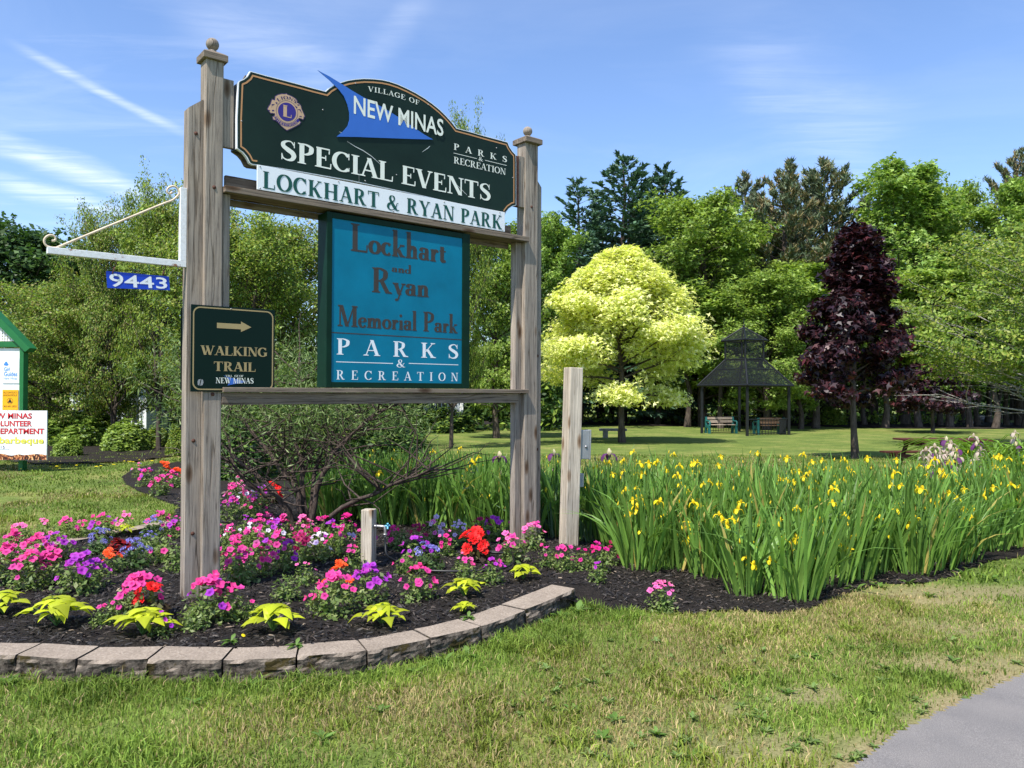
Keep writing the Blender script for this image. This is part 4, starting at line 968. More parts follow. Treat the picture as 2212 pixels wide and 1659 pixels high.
def make_conifer(seed, H, Rd, kind, cols, tr=.2, h0=.1, whorl=.48, per=5, fill=1.0, barkm=None, nl_=.30, nw=.05):
    """whorled branches with side twigs; every twig carries long needle sprays"""
    r_ = np.random.default_rng(seed); mb = MB(); C0 = []; D0 = []; Ls = []
    fs = np.linspace(0, 1, 8); tp = np.array([[r_.normal(0, .004*H)*(f > 0), r_.normal(0, .004*H)*(f > 0), H*f] for f in fs])
    mb.tube(tp, [tr*(1-f)**.9+.012 for f in fs], 8)
    z = H*h0; az = 0
    while z < H*.985:
        t = (z/H-h0)/(1-h0); L0 = Rd*((1-t)**.72 if kind == 'hemlock' else min(1, (1-t)**.62*1.05)*(.75+.4*r_.uniform()))
        el0 = R(-8+52*t**1.3) if kind == 'hemlock' else R(8+48*t)
        for b_ in range(per if t < .93 else 3):
            az += 2*math.pi/per+r_.uniform(-.35, .35); L = L0*r_.uniform(.62, 1.15)+.12
            el = el0+r_.normal(0, .12); c0 = np.array([np.interp(z/H, fs, tp[:, j]) for j in range(3)]); c0[2] = z+r_.uniform(-.12, .12)
            P = [c0]; n = 5
            for s in range(1, n+1):
                e = el+(.10+.35*t)*(s/n)**2*(1 if kind == 'pine' else .5); P.append(P[-1]+np.array([math.cos(az)*math.cos(e), math.sin(az)*math.cos(e), math.sin(e)])*L/n)
            P = np.array(P); mb.tube(P, [max(.006, .028*L/Rd*2*(1-.85*s/n)) for s in range(n+1)], 4, False)
            step = .26; m = max(2, int(L/step*fill))
            for j in range(m):
                f = (.22 if kind == 'hemlock' else .45)+(1-(.22 if kind == 'hemlock' else .45))*(j+r_.uniform(0, .9))/m; f = min(f, 1)
                q = np.array([np.interp(f*n, range(n+1), P[:, c]) for c in range(3)]); sg = 1 if j % 2 else -1
                ta = az+sg*r_.uniform(.5, .95); e2 = el+(.0 if kind == 'hemlock' else .35)+r_.normal(0, .15)
                d = np.array([math.cos(ta)*math.cos(e2), math.sin(ta)*math.cos(e2), math.sin(e2)]); l2 = min(.95, .16+.42*L*(1.15-f))
                k = max(2, int(l2/.16))
                for w_ in range(k):
                    C0.append(q+d*l2*(w_+.6)/k); D0.append(d+(np.array([0,0,-.25]) if kind == 'hemlock' else np.array([0,0,.55]))*((w_+1)/k)); Ls.append(1)
            for w_ in range(3): C0.append(P[-1]-(P[-1]-P[-2])*w_*.3); D0.append((P[-1]-P[-2])/(L/n)+np.array([0,0,.15])); Ls.append(1.2)
        z += whorl*r_.uniform(.75, 1.2)*(1-.35*t)
    for k in range(6): C0.append(tp[-1]-np.array([0,0,.12*k])); D0.append(np.array([r_.normal(0,.2), r_.normal(0,.2), 1.])); Ls.append(.9)
    C0 = np.array(C0); D0 = unit(np.array(D0)); Ls = np.array(Ls); rep = 4
    C1 = np.repeat(C0, rep, 0)+r_.normal(0, .035, (len(C0)*rep, 3)); D1 = unit(np.repeat(D0, rep, 0)+r_.normal(0, .36 if kind == 'hemlock' else .45, (len(C0)*rep, 3))); L1 = np.repeat(Ls, rep)
    n = len(C1); nn_ = unit(np.cross(D1, r_.normal(0, 1, (n, 3)))); s = (nl_*r_.uniform(.6, 1.2, n)*L1)[:, None]; B = nn_*nw*r_.uniform(.7, 1.3, (n, 1))
    V = np.stack([C1-D1*s*.4, C1+B, C1+D1*s*.6, C1-B], 1).reshape(-1, 3); F = np.arange(n)[:, None]*4+np.array([[0,1,2,3]])
    cols = np.array(cols); cc = cols[np.repeat(r_.integers(0, len(cols), len(C0)), rep)]*r_.uniform(.65, 1.35, (n, 1))
    return mb.mesh('trunk', barkm or m_bark), fmesh('crown', V, F, m_needle, np.repeat(cc, 4, 0))
# kinds for the wood
K = {}
K['g1'] = make_tree(31, 14, 4.4, .12, nl=56, leaves=34000, size=.20, cols=GRN, tr=.24, clump=.42, flat=.6, sub=8, elev=(68, 14), irreg=.34, shape='maple', aspect=.9)
K['g2'] = make_tree(32, 15, 3.7, .14, nl=54, leaves=31000, size=.21, cols=LIME, tr=.22, clump=.40, flat=.7, sub=7, elev=(74, 28), irreg=.38, prof=lambda t: max(.16, math.sin(math.pi*(t*.82+.12))**.8), shape='maple', aspect=.9)
K['h1'] = make_conifer(33, 16, 4.6, 'hemlock', CON, tr=.22, whorl=.5)
K['h2'] = make_conifer(34, 15, 3.9, 'hemlock', CON, tr=.20, whorl=.55, per=4)
K['p1'] = make_conifer(35, 16, 3.7, 'pine', PIN, tr=.24, h0=.22, whorl=.62, per=5, nl_=.42, nw=.035, fill=1.5)
K['p2'] = make_conifer(36, 16, 4.1, 'pine', PIN+((.22,.17,.08),), tr=.24, h0=.20, whorl=.70, per=5, nl_=.42, nw=.035, fill=1.5)
K['d1'] = make_tree(37, 13, 5.6, .10, nl=48, leaves=26000, size=.34, cols=DRK, tr=.3, clump=.6, flat=.6, sub=7, elev=(60, 5), irreg=.25)
K['o1'] = make_tree(38, 9, 4.2, .12, nl=60, leaves=50000, size=.14, cols=OLV, tr=.17, clump=.30, flat=.42, sub=9, elev=(62, 18), irreg=.35, trunks=3, jit=1.1, aspect=.55)
K['o2'] = make_tree(39, 8.5, 4.6, .10, nl=60, leaves=48000, size=.14, cols=OLV[:3]+((.26,.24,.07),), tr=.17, clump=.30, flat=.42, sub=9, elev=(54, 12), irreg=.4, trunks=2, jit=1.1, aspect=.55)
BASEH = dict(g1=14, g2=15, h1=16, h2=15, p1=16, p2=16, d1=13, o1=9, o2=8.5)
def T(kind, px, top, Y, name, label, rz=0, group=None, wide=1.0, cat='tree'):
    x, h = spot(px, top, 0, Y); s = h/BASEH[kind]
    return plant_tree(name, label, cat, K[kind], x, Y, rz, s*wide, group, sz=s)
WG = 'trees at the edge of the wood'
OG = 'dark trees beyond the left edge of the picture'
for q_, (x_, y_, z_) in enumerate(((-38,40,11),(-44,33,12),(-47,46,13),(-52,38,12),(-58,30,11),(-62,42,13),(-70,26,12))):
    plant_tree('broadleaf_tree', 'dark green broadleaf tree in the row beyond the left edge', 'tree', K['d1'], x_, y_, q_*1.7, 1.0, OG, sz=z_/13)
T('h2', 1250, 385, 50, 'hemlock_tree', 'slim dark conifer just right of the right sign post, left of the taller twin conifers', 0, WG, 1.35)
T('h1', 1345, 335, 52, 'hemlock_tree', 'tallest dark conifer, rising directly above the yellow maple', 1, WG, 1.5)
T('h1', 1438, 362, 54, 'hemlock_tree', 'dark conifer between the tallest conifer and the broad light green tree', 2.4, WG, 1.5)
T('g1', 1520, 412, 47, 'broadleaf_tree', 'broad light green tree behind and right of the yellow maple', 0, WG, 1.0)
T('g2', 1195, 462, 45, 'broadleaf_tree', 'light green tree seen right beside the right sign post', 2, WG, .8)
T('g1', 1655, 590, 43, 'broadleaf_tree', 'low light green tree behind the dark gazebo', 2.2, WG, 1.15)
T('g2', 1730, 640, 44, 'broadleaf_tree', 'low light green tree between the gazebo roof and the purple maple', 1.1, WG, 1.2)
T('p1', 1605, 385, 58, 'pine_tree', 'leftmost greyish pine, smaller than its two neighbours', 0, WG, 1.4)
T('p2', 1694, 358, 52, 'pine_tree', 'greyish pine with tiered boughs, second from the left of the pines', .6, WG, 1.45)
T('p1', 1786, 350, 54, 'pine_tree', 'tall greyish pine just left above the purple maple', 3, WG, 1.5)
T('p2', 1880, 430, 60, 'pine_tree', 'distant pine behind the top of the purple maple', 4, WG, 1.4)
T('g2', 1952, 340, 51, 'broadleaf_tree', 'tall light green tree right above the purple maple', .3, WG, 1.1)
T('g1', 2052, 395, 54, 'broadleaf_tree', 'light green tree right of the tallest green one, top right of the wood', 4, WG, .7)
T('p1', 2010, 395, 62, 'pine_tree', 'pine peeping out between two light green trees at the top right', 2, WG, 1.4)
T('p2', 2190, 332, 60, 'pine_tree', 'pine at the upper right corner of the wood', 1, WG, 1.1)
T('g2', 2200, 380, 50, 'broadleaf_tree', 'light green tree at the right edge in front of the corner pine', 5, WG, .9)
T('p1', 2310, 350, 60, 'pine_tree', 'pine just beyond the right edge of the wood', 3.3, WG, 1.1)
T('g1', 2300, 470, 46, 'broadleaf_tree', 'light green tree beyond the right edge', 3.3, WG, 1.0)
T('h2', 1300, 455, 57, 'hemlock_tree', 'half hidden conifer filling the gap behind the slim conifer and the tallest one', 2, WG, 1.6)
T('h1', 1400, 430, 58, 'hemlock_tree', 'half hidden conifer filling the gap right of the tallest conifer', 3, WG, 1.5)
T('g1', 1570, 475, 52, 'broadleaf_tree', 'green tree showing behind the right flank of the broad light green tree', 3, WG, .9)
T('p2', 1648, 430, 60, 'pine_tree', 'hidden pine behind the two leftmost pines', 3, WG, 1.6)
T('p1', 1742, 420, 60, 'pine_tree', 'hidden pine behind the gap of the two tall pines', 1, WG, 1.6)
T('g2', 1835, 500, 55, 'broadleaf_tree', 'green tree half hidden behind the purple maple crown', 3, WG, 1.1)
T('g1', 1700, 560, 50, 'broadleaf_tree', 'mid height green tree standing before the tall pines', 5, WG, 1.0)
# the pale branched locust on the right
lo = make_tree(51, 8.2, 5.0, .22, nl=56, leaves=42000, size=.15, cols=OLV, barkm=m_palebark, tr=.15, clump=.30, flat=.35, sub=9, elev=(66, 14), irreg=.35, trunks=3, dead=2, aspect=.5, prof=lambda t: .75+.35*math.sin(math.pi*t))
x, h = spot(2250, 440, 0, 27); plant_tree('locust_tree', 'spreading tree with pale bare lower branches and thin yellow green leaves at the right edge', 'tree', lo, x, 27, 1.2, 1, sz=h/8.2)
# left side
T('d1', 40, 465, 44, 'broadleaf_tree', 'dark green round tree at the far left under the sky', .5, None, 1.0)
T('d1', 160, 555, 50, 'broadleaf_tree', 'dark green tree behind, between the far left tree and the number plate', 2.5, None, .9)
T('o2', 95, 588, 27, 'locust_tree', 'dark branched olive tree behind the green notice board', 3.2, None, 1.0)
T('o1', 348, 362, 23, 'locust_tree', 'feathery olive green tree behind the white sign bracket', 0, None, .36)
T('o2', 250, 432, 25, 'locust_tree', 'lower feathery olive tree left of and behind the number plate', 1, None, .36)
T('o2', 190, 610, 26, 'locust_tree', 'lowest olive tree, behind the low shrubs between notice board and post', 2, None, .75)
T('o1', 545, 445, 21, 'locust_tree', 'yellowish green tree seen through the gap left of the teal cabinet', 2.1, None, .75)
T('o2', 650, 450, 24, 'locust_tree', 'olive tree with pale limbs behind the left edge of the teal cabinet', 5.2, None, .8)
T('o1', 978, 226, 25, 'locust_tree', 'tree whose leafy top peeks above the dark sign board', 4, None, .26)
T('g1', 1075, 470, 33, 'broadleaf_tree', 'green tree in the gap between the teal cabinet and the right post', .8, None, .8)
T('d1', 820, 520, 40, 'broadleaf_tree', 'dark tree mostly hidden behind the teal cabinet', 1.8, None, .8)
T('d1', 300, 600, 42, 'broadleaf_tree', 'dark green tree low behind the feathery trees on the left', 4.4, None, .8)
T('d1', 1120, 560, 44, 'broadleaf_tree', 'dark tree behind the right post', 3.4, None, .6)
T('d1', 560, 560, 38, 'broadleaf_tree', 'dark tree deep behind the left gap of the sign frame', .4, None, .7)

# plain trunks in the depth of the wood, crowns high above
def make_woodtree(seed):
    r_ = np.random.default_rng(seed)
    return make_tree(seed, 13, 2.9, .42, nl=16, leaves=5200, size=.42, cols=GRN, tr=.18, clump=.7, flat=.6, sub=4, elev=(55, 15), irreg=.3)
WK_ = [make_woodtree(61), make_woodtree(62)]
wood_spots = [(1250,47),(1420,50),(1485,46),(1557,44.5),(1590,52),(1660,50),(1700,46),(1762,45),(1790,52),(1830,56),(1868,50),(1912,46),(1940,60),(1962,52),(1984,47),(2010,58),(2030,50),(2052,47),(2078,56),(2094,47),(2112,50),(2134,55),(2150,46),(2175,50),(2200,56),(2214,47),(2250,50),(1150,48),(1320,56),(1640,60),(1520,62),(1720,60),(1890,64),(2080,66),(2160,64),(2240,62)]
for i, (px, Y) in enumerate(wood_spots):
    x = AT(px, 880, Y).x
    plant_tree('forest_tree', 'bare dark trunk standing in the shade of the wood under the canopy', 'tree', WK_[i % 2], x, Y, i*1.3, .85+.25*((i*37) % 10)/10, 'bare trunks in the shade of the wood', sz=.62+.15*((i*37) % 10)/10)

# dark undergrowth behind the trees (reads as one mass)
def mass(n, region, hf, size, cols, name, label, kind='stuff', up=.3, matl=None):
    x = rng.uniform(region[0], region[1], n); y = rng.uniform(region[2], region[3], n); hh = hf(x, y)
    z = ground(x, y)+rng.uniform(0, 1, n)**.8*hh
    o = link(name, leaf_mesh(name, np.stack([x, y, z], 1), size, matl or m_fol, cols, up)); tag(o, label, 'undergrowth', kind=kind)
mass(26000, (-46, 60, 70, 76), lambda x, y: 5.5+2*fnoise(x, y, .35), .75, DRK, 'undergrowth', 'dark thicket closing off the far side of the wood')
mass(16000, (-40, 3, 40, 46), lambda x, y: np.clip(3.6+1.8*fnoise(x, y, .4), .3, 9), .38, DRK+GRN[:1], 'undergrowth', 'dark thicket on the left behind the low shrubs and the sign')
mass(1500, (4, 30, 50, 56), lambda x, y: np.clip(.9+1.2*fnoise(x, y, .6), .0, 3), .3, GRN, 'undergrowth', 'light green saplings and ferns on the floor of the wood')

# rounded shrubs
def make_shrub(seed, n, size, cols, matl=None, shape='rhomb', rough=.22):
    r_ = np.random.default_rng(seed); d = unit(r_.normal(0, 1, (n, 3))); d[:, 2] = np.abs(d[:, 2])
    rr = (1 + rough*fnoise(d[:, 0]*3+seed, d[:, 1]*3+d[:, 2]*2, 1.6, 3))*r_.uniform(.55, 1.0, n)**.45
    P = d*rr[:, None]*np.array([.5, .5, 1])
    mb = MB()
    for i in range(7):
        a = i*.9; mb.tube([(0,0,0),(math.cos(a)*.12, math.sin(a)*.12, .3),(math.cos(a)*.3, math.sin(a)*.3, .65)], [.03,.02,.008], 5)
    return mb.mesh('stem', m_stem), leaf_mesh('foliage', P, size, matl or m_fol, cols, .5, .6, shape, 0, .35, r_, np.array([0,0,.3]), .6)
SH = make_shrub(71, 4200, .085, GRN); SH2 = make_shrub(72, 4200, .08, OLV); SH3 = make_shrub(73, 4500, .075, DRK+GRN[:1])
def shrub(m, px, base, w_px, h_px, name, label, cat='shrub', group=None, rz=0):
    x, y = G(px, base); k = y/FPX; t = plant_tree(name, label, cat, m, x, y, rz, w_px*k, group, ('stem', 'foliage'), 0.0, h_px*k); return t
LS = 'low shrubs on the mulch at the left'
shrub(SH, 190, 962, 165, 80, 'round_shrub', 'widest green shrub behind the banner with the word barbeque', group=LS)
shrub(SH, 148, 986, 58, 42, 'round_shrub', 'smallest bright green shrub right beside the barbeque banner', group=LS, rz=1)
shrub(SH, 272, 974, 100, 66, 'round_shrub', 'green shrub in the middle of the mulch left of the posts', group=LS, rz=2)
shrub(SH2, 338, 968, 76, 44, 'round_shrub', 'olive tinted shrub right of the middle shrub', group=LS, rz=3)
shrub(SH2, 382, 985, 50, 62, 'round_shrub', 'olive shrub touching the left edge of the left post', group=LS, rz=4)
shrub(SH3, 120, 948, 90, 60, 'round_shrub', 'dark shrub just behind the top corner of the banner', group=LS, rz=4)
shrub(SH3, 1030, 908, 150, 90, 'round_shrub', 'dark shrub across the lawn left of the right post', rz=2)
shrub(SH3, 1180, 905, 120, 100, 'round_shrub', 'dark shrub across the lawn right of the right post', rz=1)
shrub(SH, 1430, 905, 120, 80, 'round_shrub', 'green shrub in the shade behind the stone bench', rz=3)
shrub(SH2, 1795, 918, 60, 40, 'round_shrub', 'light green sapling bush beyond the lawn left of the purple maple trunk', rz=3)

shrub(SH3, 955, 934, 150, 52, 'round_shrub', 'dark shrub in front of the pale building glimpsed under the sign', rz=2)
DS = make_shrub(75, 7000, .06, DRK+GRN[2:], rough=.4)
for px_1, b_1, w_1, h_1, lab_1 in ((545,1035,190,175,'dark leafy shrub behind the left stems of the willow leaved shrub'),(690,1025,170,140,'dark leafy shrub behind the middle of the willow leaved shrub'),(835,1015,190,130,'dark leafy shrub behind the right stems of the willow leaved shrub'),(455,1000,110,130,'dark leafy shrub seen right behind the left sign post')):
    shrub(DS, px_1, b_1, w_1, h_1, 'dense_shrub', lab_1, rz=px_1*.1)

# the willow leaved shrub with dark stems behind the sign
def stemmed():
    r_ = np.random.default_rng(5); mb = MB(); tips = []
    bx1, by1 = G(655, 1102, .06); org = np.array([bx1, by1, .03])
    def px3(px, py, Y): p = AT(px, py, Y); return np.array([p.x, p.y, p.z])-org
    main = [([(655,1104,8.2),(640,1060,8.2),(600,1000,8.3),(560,950,8.4),(520,900,8.6),(480,850,8.8)], .034),
            ([(650,1104,8.2),(610,1080,8.1),(560,1060,8.0),(505,1000,8.0),(490,930,8.1),(500,870,8.3)], .030),
            ([(660,1104,8.2),(655,1040,8.3),(640,960,8.4),(625,900,8.5),(640,830,8.7),(650,770,8.9)], .032),
            ([(665,1104,8.2),(690,1050,8.2),(720,980,8.2),(770,930,8.3),(840,880,8.4),(900,850,8.5)], .034),
            ([(668,1104,8.2),(680,1020,8.4),(700,960,8.6),(735,900,8.8),(780,860,9.0)], .028),
            ([(672,1104,8.1),(740,1095,7.8),(800,1072,7.6),(870,1040,7.5),(945,1002,7.4)], .030),
            ([(640,1100,8.3),(590,1060,8.5),(530,1010,8.8),(470,950,9.0),(430,880,9.2),(400,820,9.4)], .028),
            ([(655,1104,8.3),(630,1010,8.8),(585,930,9.2),(560,860,9.5),(575,790,9.6)], .026),
            ([(660,1104,8.3),(700,1010,8.9),(745,950,9.2),(800,920,9.4),(860,905,9.5)], .024)]
    for pts, r0 in main:
        P = np.array([px3(*p) for p in pts]); P[0, 2] = -.03
        P3 = np.array(crom([tuple(p) for p in P], False, 3)); P3 += r_.normal(0, .012, P3.shape)*(np.arange(len(P3)) > 0)[:, None]
        n = len(P3); mb.tube(P3, [r0*(1-.75*i/n) for i in range(n)], 7)
        for j in range(30):
            f = r_.uniform(.25, 1); q = P3[int(f*(n-1))]; d = unit(np.array([r_.normal(0, 1), r_.normal(0, .6), r_.uniform(-.1, 1.1)])); l = r_.uniform(.25, .75)
            q1 = q+d*l*.5+r_.normal(0, .03, 3); q2 = q+d*l+np.array([0,0,.05])+r_.normal(0, .05, 3); q3 = q2 + d*l*.35 + r_.normal(0, .06, 3)
            mb.tube([q, q1, q2, q3], [r0*.34, r0*.26, r0*.16, r0*.06], 5)
            low = pts[-1][1] > 1000
            if q2[2]+org[2] > 1.12 and not low and r_.uniform() < .8: tips += [q1, q2, q2, q3, q3]
            elif r_.uniform() < .12: tips.append(q3)
        if pts[-1][1] < 1000: tips += [P3[-1]]*3
    # the leafy heads above the lower rail
    for px, py, Y, nn in ((640,800,8.9,9),(600,790,9.3,8),(660,760,9.2,7),(560,820,9.2,6),(400,840,9.5,9),(390,780,9.8,8),(430,880,9.2,6),(560,880,8.8,3),(800,885,8.8,3),(880,875,8.8,3),(500,860,9.0,4)):
        for _ in range(nn): tips.append(px3(px+r_.normal(0, 26), py+r_.normal(0, 22), Y+r_.normal(0, .25)))
    tips = np.array(tips); n = 14000; c = tips[r_.integers(0, len(tips), n)]+r_.normal(0, .10, (n, 3))
    W = ((.11,.18,.045),(.17,.25,.08),(.07,.12,.03),(.24,.31,.12))
    me = leaf_mesh('foliage', c, .075, m_fol, W, .2, .16, 'needle', -.3, .3, r_)
    t = thing('willow_shrub', 'narrow leaved shrub with bare dark twisted stems between the two sign posts', 'shrub', tuple(org))
    link('stem', mb.mesh('stem', m_stem), t); link('foliage', me, t)
stemmed()
# ------------------------------------------------------------------ buildings far left
m_sid, t, b = mat_new('grey_vinyl_siding'); wv = nd(t, 'ShaderNodeTexWave', Scale=2.4); wv.bands_direction = 'Z'; wv.wave_profile = 'SAW'; t.links.new(coords(t), wv.inputs['Vector'])
t.links.new(ramp(t, wv.outputs[1], [(.0, (.30,.34,.37)), (.9, (.44,.48,.50)), (1, (.2,.22,.25))]), b.inputs['Base Color']); b.inputs['Roughness'].default_value = .6
m_wht = paint('white_trim', (.78,.78,.76), .5, .05); m_roof = paint('grey_shingle', (.12,.12,.125), .9, .3, 4); m_pane = paint('dark_window_pane', (.03,.04,.05), .1, .2, 1, spec=.8)
def house(px, Y, wdt, dep, hgt, label, rz=0.0, wins=((.3,.6,.9,1.9),(.7,.82,.9,1.9))):
    x = AT(px, 860, Y).x; t = thing('house', label, 'house', (x, Y, float(ground(x, Y))), rz)
    MB().box(-wdt/2, wdt/2, 0, dep, -.1, hgt).build('wall', m_sid, t)
    mb = MB(); rh = dep*.28; o = .35
    mb.add([(-wdt/2-o,-o,hgt-.05),(wdt/2+o,-o,hgt-.05),(wdt/2+o,dep+o,hgt-.05),(-wdt/2-o,dep+o,hgt-.05),(-wdt/2-o,dep/2,hgt+rh),(wdt/2+o,dep/2,hgt+rh)], [(0,1,5,4),(2,3,4,5),(1,2,5),(3,0,4),(3,2,1,0)]); mb.build('roof', m_roof, t)
    for a, c, z0, z1 in wins:
        x0, x1 = -wdt/2+wdt*a, -wdt/2+wdt*c
        f_ = MB().box(x0-.09, x1+.09, -.05, -.002, z0-.09, z0).box(x0-.09, x1+.09, -.05, -.002, z1, z1+.09).box(x0-.09, x0, -.05, -.002, z0, z1).box(x1, x1+.09, -.05, -.002, z0, z1).box((x0+x1)/2-.02, (x0+x1)/2+.02, -.05, -.002, z0, z1).build('window', m_wht, t)
        MB().box(x0, x1, -.03, -.004, z0, z1).build('pane', m_pane, f_)
    for sx in (-1, 1): MB().box(sx*wdt/2-.08, sx*wdt/2+.08, -.06, -.003, -.05, hgt-.06).build('corner_trim', m_wht, t)
house(235, 36, 3.2, 4, 2.35, 'grey sided house with white trim glimpsed between the shrubs at the far left', .15, ((.08,.30,.7,1.5),(.72,.92,.5,1.8)))
house(958, 40, 1.9, 3, 2.2, 'pale sided building glimpsed under the sign between the shrub and the right post', 0, ((.3,.6,.9,1.6),))

# ------------------------------------------------------------------ notice board and banner at the left edge
p_kg = paint('bright_green_paint', (.012,.14,.035), .45, .12, 5); p_red = paint('red_print', (.60,.02,.03), .5, .05); p_navy = paint('dark_outline_print', (.05,.03,.04), .5, .05); p_yel = paint('yellow_print', (.85,.80,.06), .5, .05)
p_lb = paint('blue_print', (.05,.22,.62), .5, .05); p_or = paint('orange_card', (.85,.40,.005), .5, .05); p_blk = paint('black_print', (.02,.015,.01), .6, .05)
KY = 16.0; K0 = AT(52, 1006, KY); kz = float(ground(0, KY)); kx = lambda px: AT(px, 860, KY).x; kzz = lambda py, Y=KY: AT(50, py, Y).z
kb = thing('notice_board', 'green framed notice board with gabled roof and white lattice at the left edge', 'notice board', (0, KY, 0))
def kbox(n, x0, x1, y0, y1, z0, z1, m, c=.008): return MB().cbox(x0, x1, y0, y1, z0, z1, c).build(n, m, kb)
px0 = kx(41); px1 = kx(50); cxk = kx(-75)
kbox('post', px0, px1, .0, .16, kz-.1, kzz(748), p_kg); kbox('post', 2*cxk-px1, 2*cxk-px0, .0, .16, kz-.1, kzz(748), p_kg)
kbox('panel', 2*cxk-px0+.004, px0-.004, .06, .12, kzz(990), kzz(752), m_wht)
kbox('crossbeam', 2*cxk-px0, px0+.02, .015, .10, kzz(750)+.002, kzz(738), p_kg, .005)
ze_, xe_ = kzz(752), kx(67); zt2 = ze_ + (xe_-cxk)*1.0
for s in (1, -1):
    mb = MB(); X = lambda v: cxk + s*(v-cxk)
    A_ = [(cxk, zt2), (xe_, ze_), (xe_-.10, ze_-.08), (cxk, zt2-.20)]
    poly = [(X(a_), z_) for a_, z_ in A_]
    if s < 0: poly = poly[::-1]
    mb.prism(poly, -.06, .20); mb.build('roof', p_kg, kb)
mb = MB(); nl_ = 16
zl0, zl1 = kzz(737), zt2-.22
for i in range(60):
    xq = cxk-1.6+i*.055
    top_ = zl1-abs(xq-cxk)*1.0
    if top_ > zl0+.03: mb.box(xq-.016, xq+.016, .03, .036, zl0, top_)
for i in range(40):
    zq = zl0+.02+i*.055; hw = (zl1-zq)
    if hw > .03: mb.box(cxk-hw, cxk+hw, .037, .043, zq-.016, zq+.016)
mb.build('lattice', m_wht, kb)
def card(name, label, x0, x1, y0, y1, mat, fr_y, cat='sign'):
    t_ = thing(name, label, cat, (0, KY, 0)); MB().cbox(kx(x0), kx(x1), fr_y, fr_y+.01, kzz(y1), kzz(y0), .002).build('panel', mat, t_); return t_
m_pw = paint('pale_card', (.78,.80,.86), .4, .03)
kc = card('notice_sign', 'white card with blue trefoil and the words Girl Guides on the notice board', 1.5, 38, 774, 828, m_pw, .045)
def ks(s, x0, x1, y0, y1, m, par, fy, bold=.0): return sans_part('lettering', s, kx(x0), kx(x1), kzz(y1), kzz(y0), fy, m, par, bold)
ks('Girl', 5, 18, 793, 802, p_lb, kc, .043, .02); ks('Guides', 5, 34, 803, 813, p_lb, kc, .043, .02); ks('New Minas', 4.5, 34, 815, 820, p_lb, kc, .043)
mb = MB()
for cx_, cy_ in ((9.5,783.5),(7,787),(12,787)):
    mb.add([(kx(cx_+2.6*math.cos(a)), .0435-.0002*cx_, kzz(cy_+2.6*math.sin(a))) for a in np.linspace(0, 6.28, 13)[:-1][::-1]], [list(range(12))])
mb.box(kx(9), kx(10.2), .0428, .0436, kzz(791), kzz(787)); mb.build('trefoil', p_lb, kc)
kc = card('notice_sign', 'orange card reading Alcoholics Anonymous on the notice board', 2, 36, 842, 886, p_or, .045)
ks('ALCOHOLICS', 4, 34, 846, 850, p_blk, kc, .043); ks('ANONYMOUS', 4, 34, 852, 856, p_blk, kc, .043); ks('902-691-2825', 5, 33, 876, 880, p_blk, kc, .043)
mb = MB(); cA = (18.5, 866.5); n_ = 24
P1_ = [(kx(cA[0]+6.6*math.cos(a)), .0432, kzz(cA[1]+6.6*math.sin(a))) for a in np.linspace(0, 6.28, n_+1)[:-1]]; P2_ = [(kx(cA[0]+5.9*math.cos(a)), .0432, kzz(cA[1]+5.9*math.sin(a))) for a in np.linspace(0, 6.28, n_+1)[:-1]]
mb.add(P1_+P2_, [(i, (i+1) % n_, (i+1) % n_+n_, i+n_) for i in range(n_)]); mb.add([(kx(13.5), .0430, kzz(870)), (kx(23.5), .0430, kzz(870)), (kx(18.5), .0430, kzz(861))], [(0,1,2)]); mb.build('triangle_mark', p_blk, kc)
bn = thing('banner', 'white banner reading New Minas Volunteer Department barbeque with a strip of flames', 'banner', (0, KY-.25, 0))
KB = KY-.25; bx_f = lambda px: AT(px, 940, KB).x; bzf = lambda py: AT(50, py, KB).z
MB().cbox(bx_f(-190), bx_f(101), 0, .03, bzf(994), bzf(887), .003).build('panel', m_wht, bn)
MB().cbox(bx_f(-150), bx_f(-140), .032, .2, bzf(990), bzf(890), .003).cbox(bx_f(47), bx_f(55), .032, .2, bzf(990), bzf(890), .003).build('bracket', p_kg, bn)
def bt(s, x0, x1, y0, y1, m):
    o = (x1-x0)/500
    sans_part('lettering', s, bx_f(x0), bx_f(x1), bzf(y1), bzf(y0), -.004, m, bn, .016)
def bt2(s, x0, x1, y0, y1, m):
    sans_part('lettering_outline', s, bx_f(x0-.8), bx_f(x1+1.0), bzf(y1+1.0), bzf(y0-.6), -.002, p_navy, bn, .03); bt(s, x0, x1, y0, y1, m)
bt2('NEW MINAS', -30, 68, 893, 904, p_red); bt2('VOLUNTEER', -22, 68, 909.5, 920.5, p_red); bt2('DEPARTMENT', -11, 95, 926, 937, p_red)
bt2('annual barbeque', -74, 94, 945, 962, p_yel)
MB().box(bx_f(-8), bx_f(20), -.006, -.001, bzf(971), bzf(960.5)).build('date_card', m_pw, bn); sans_part('lettering', '15', bx_f(2.5), bx_f(11), bzf(969.5), bzf(963), -.008, p_blk, bn)
m_fl, t, b = mat_new('flame_print'); v = coords(t, (5, 1, 3.2)); n = noise(t, v, 2.2, 6, .6, 2.2)
t.links.new(ramp(t, n, [(.40, (.008,.004,.003)), (.5, (.18,.035,.01)), (.57, (.55,.20,.07)), (.66, (.85,.55,.25))]), b.inputs['Base Color'])
mb = MB(); nn = 60; xs = np.linspace(bx_f(-190), bx_f(101), nn); zt3 = [bzf(982) + .035*fnoise(np.array([x_*3]), np.array([0.]), 3, 3)[0] for x_ in xs]
mb.add([(x_, -.0015, bzf(994)+.004) for x_ in xs]+[(x_, -.0015, z_) for x_, z_ in zip(xs, zt3)], [(i, i+1, i+1+nn, i+nn) for i in range(nn-1)]); mb.build('flame_print', m_fl, bn)

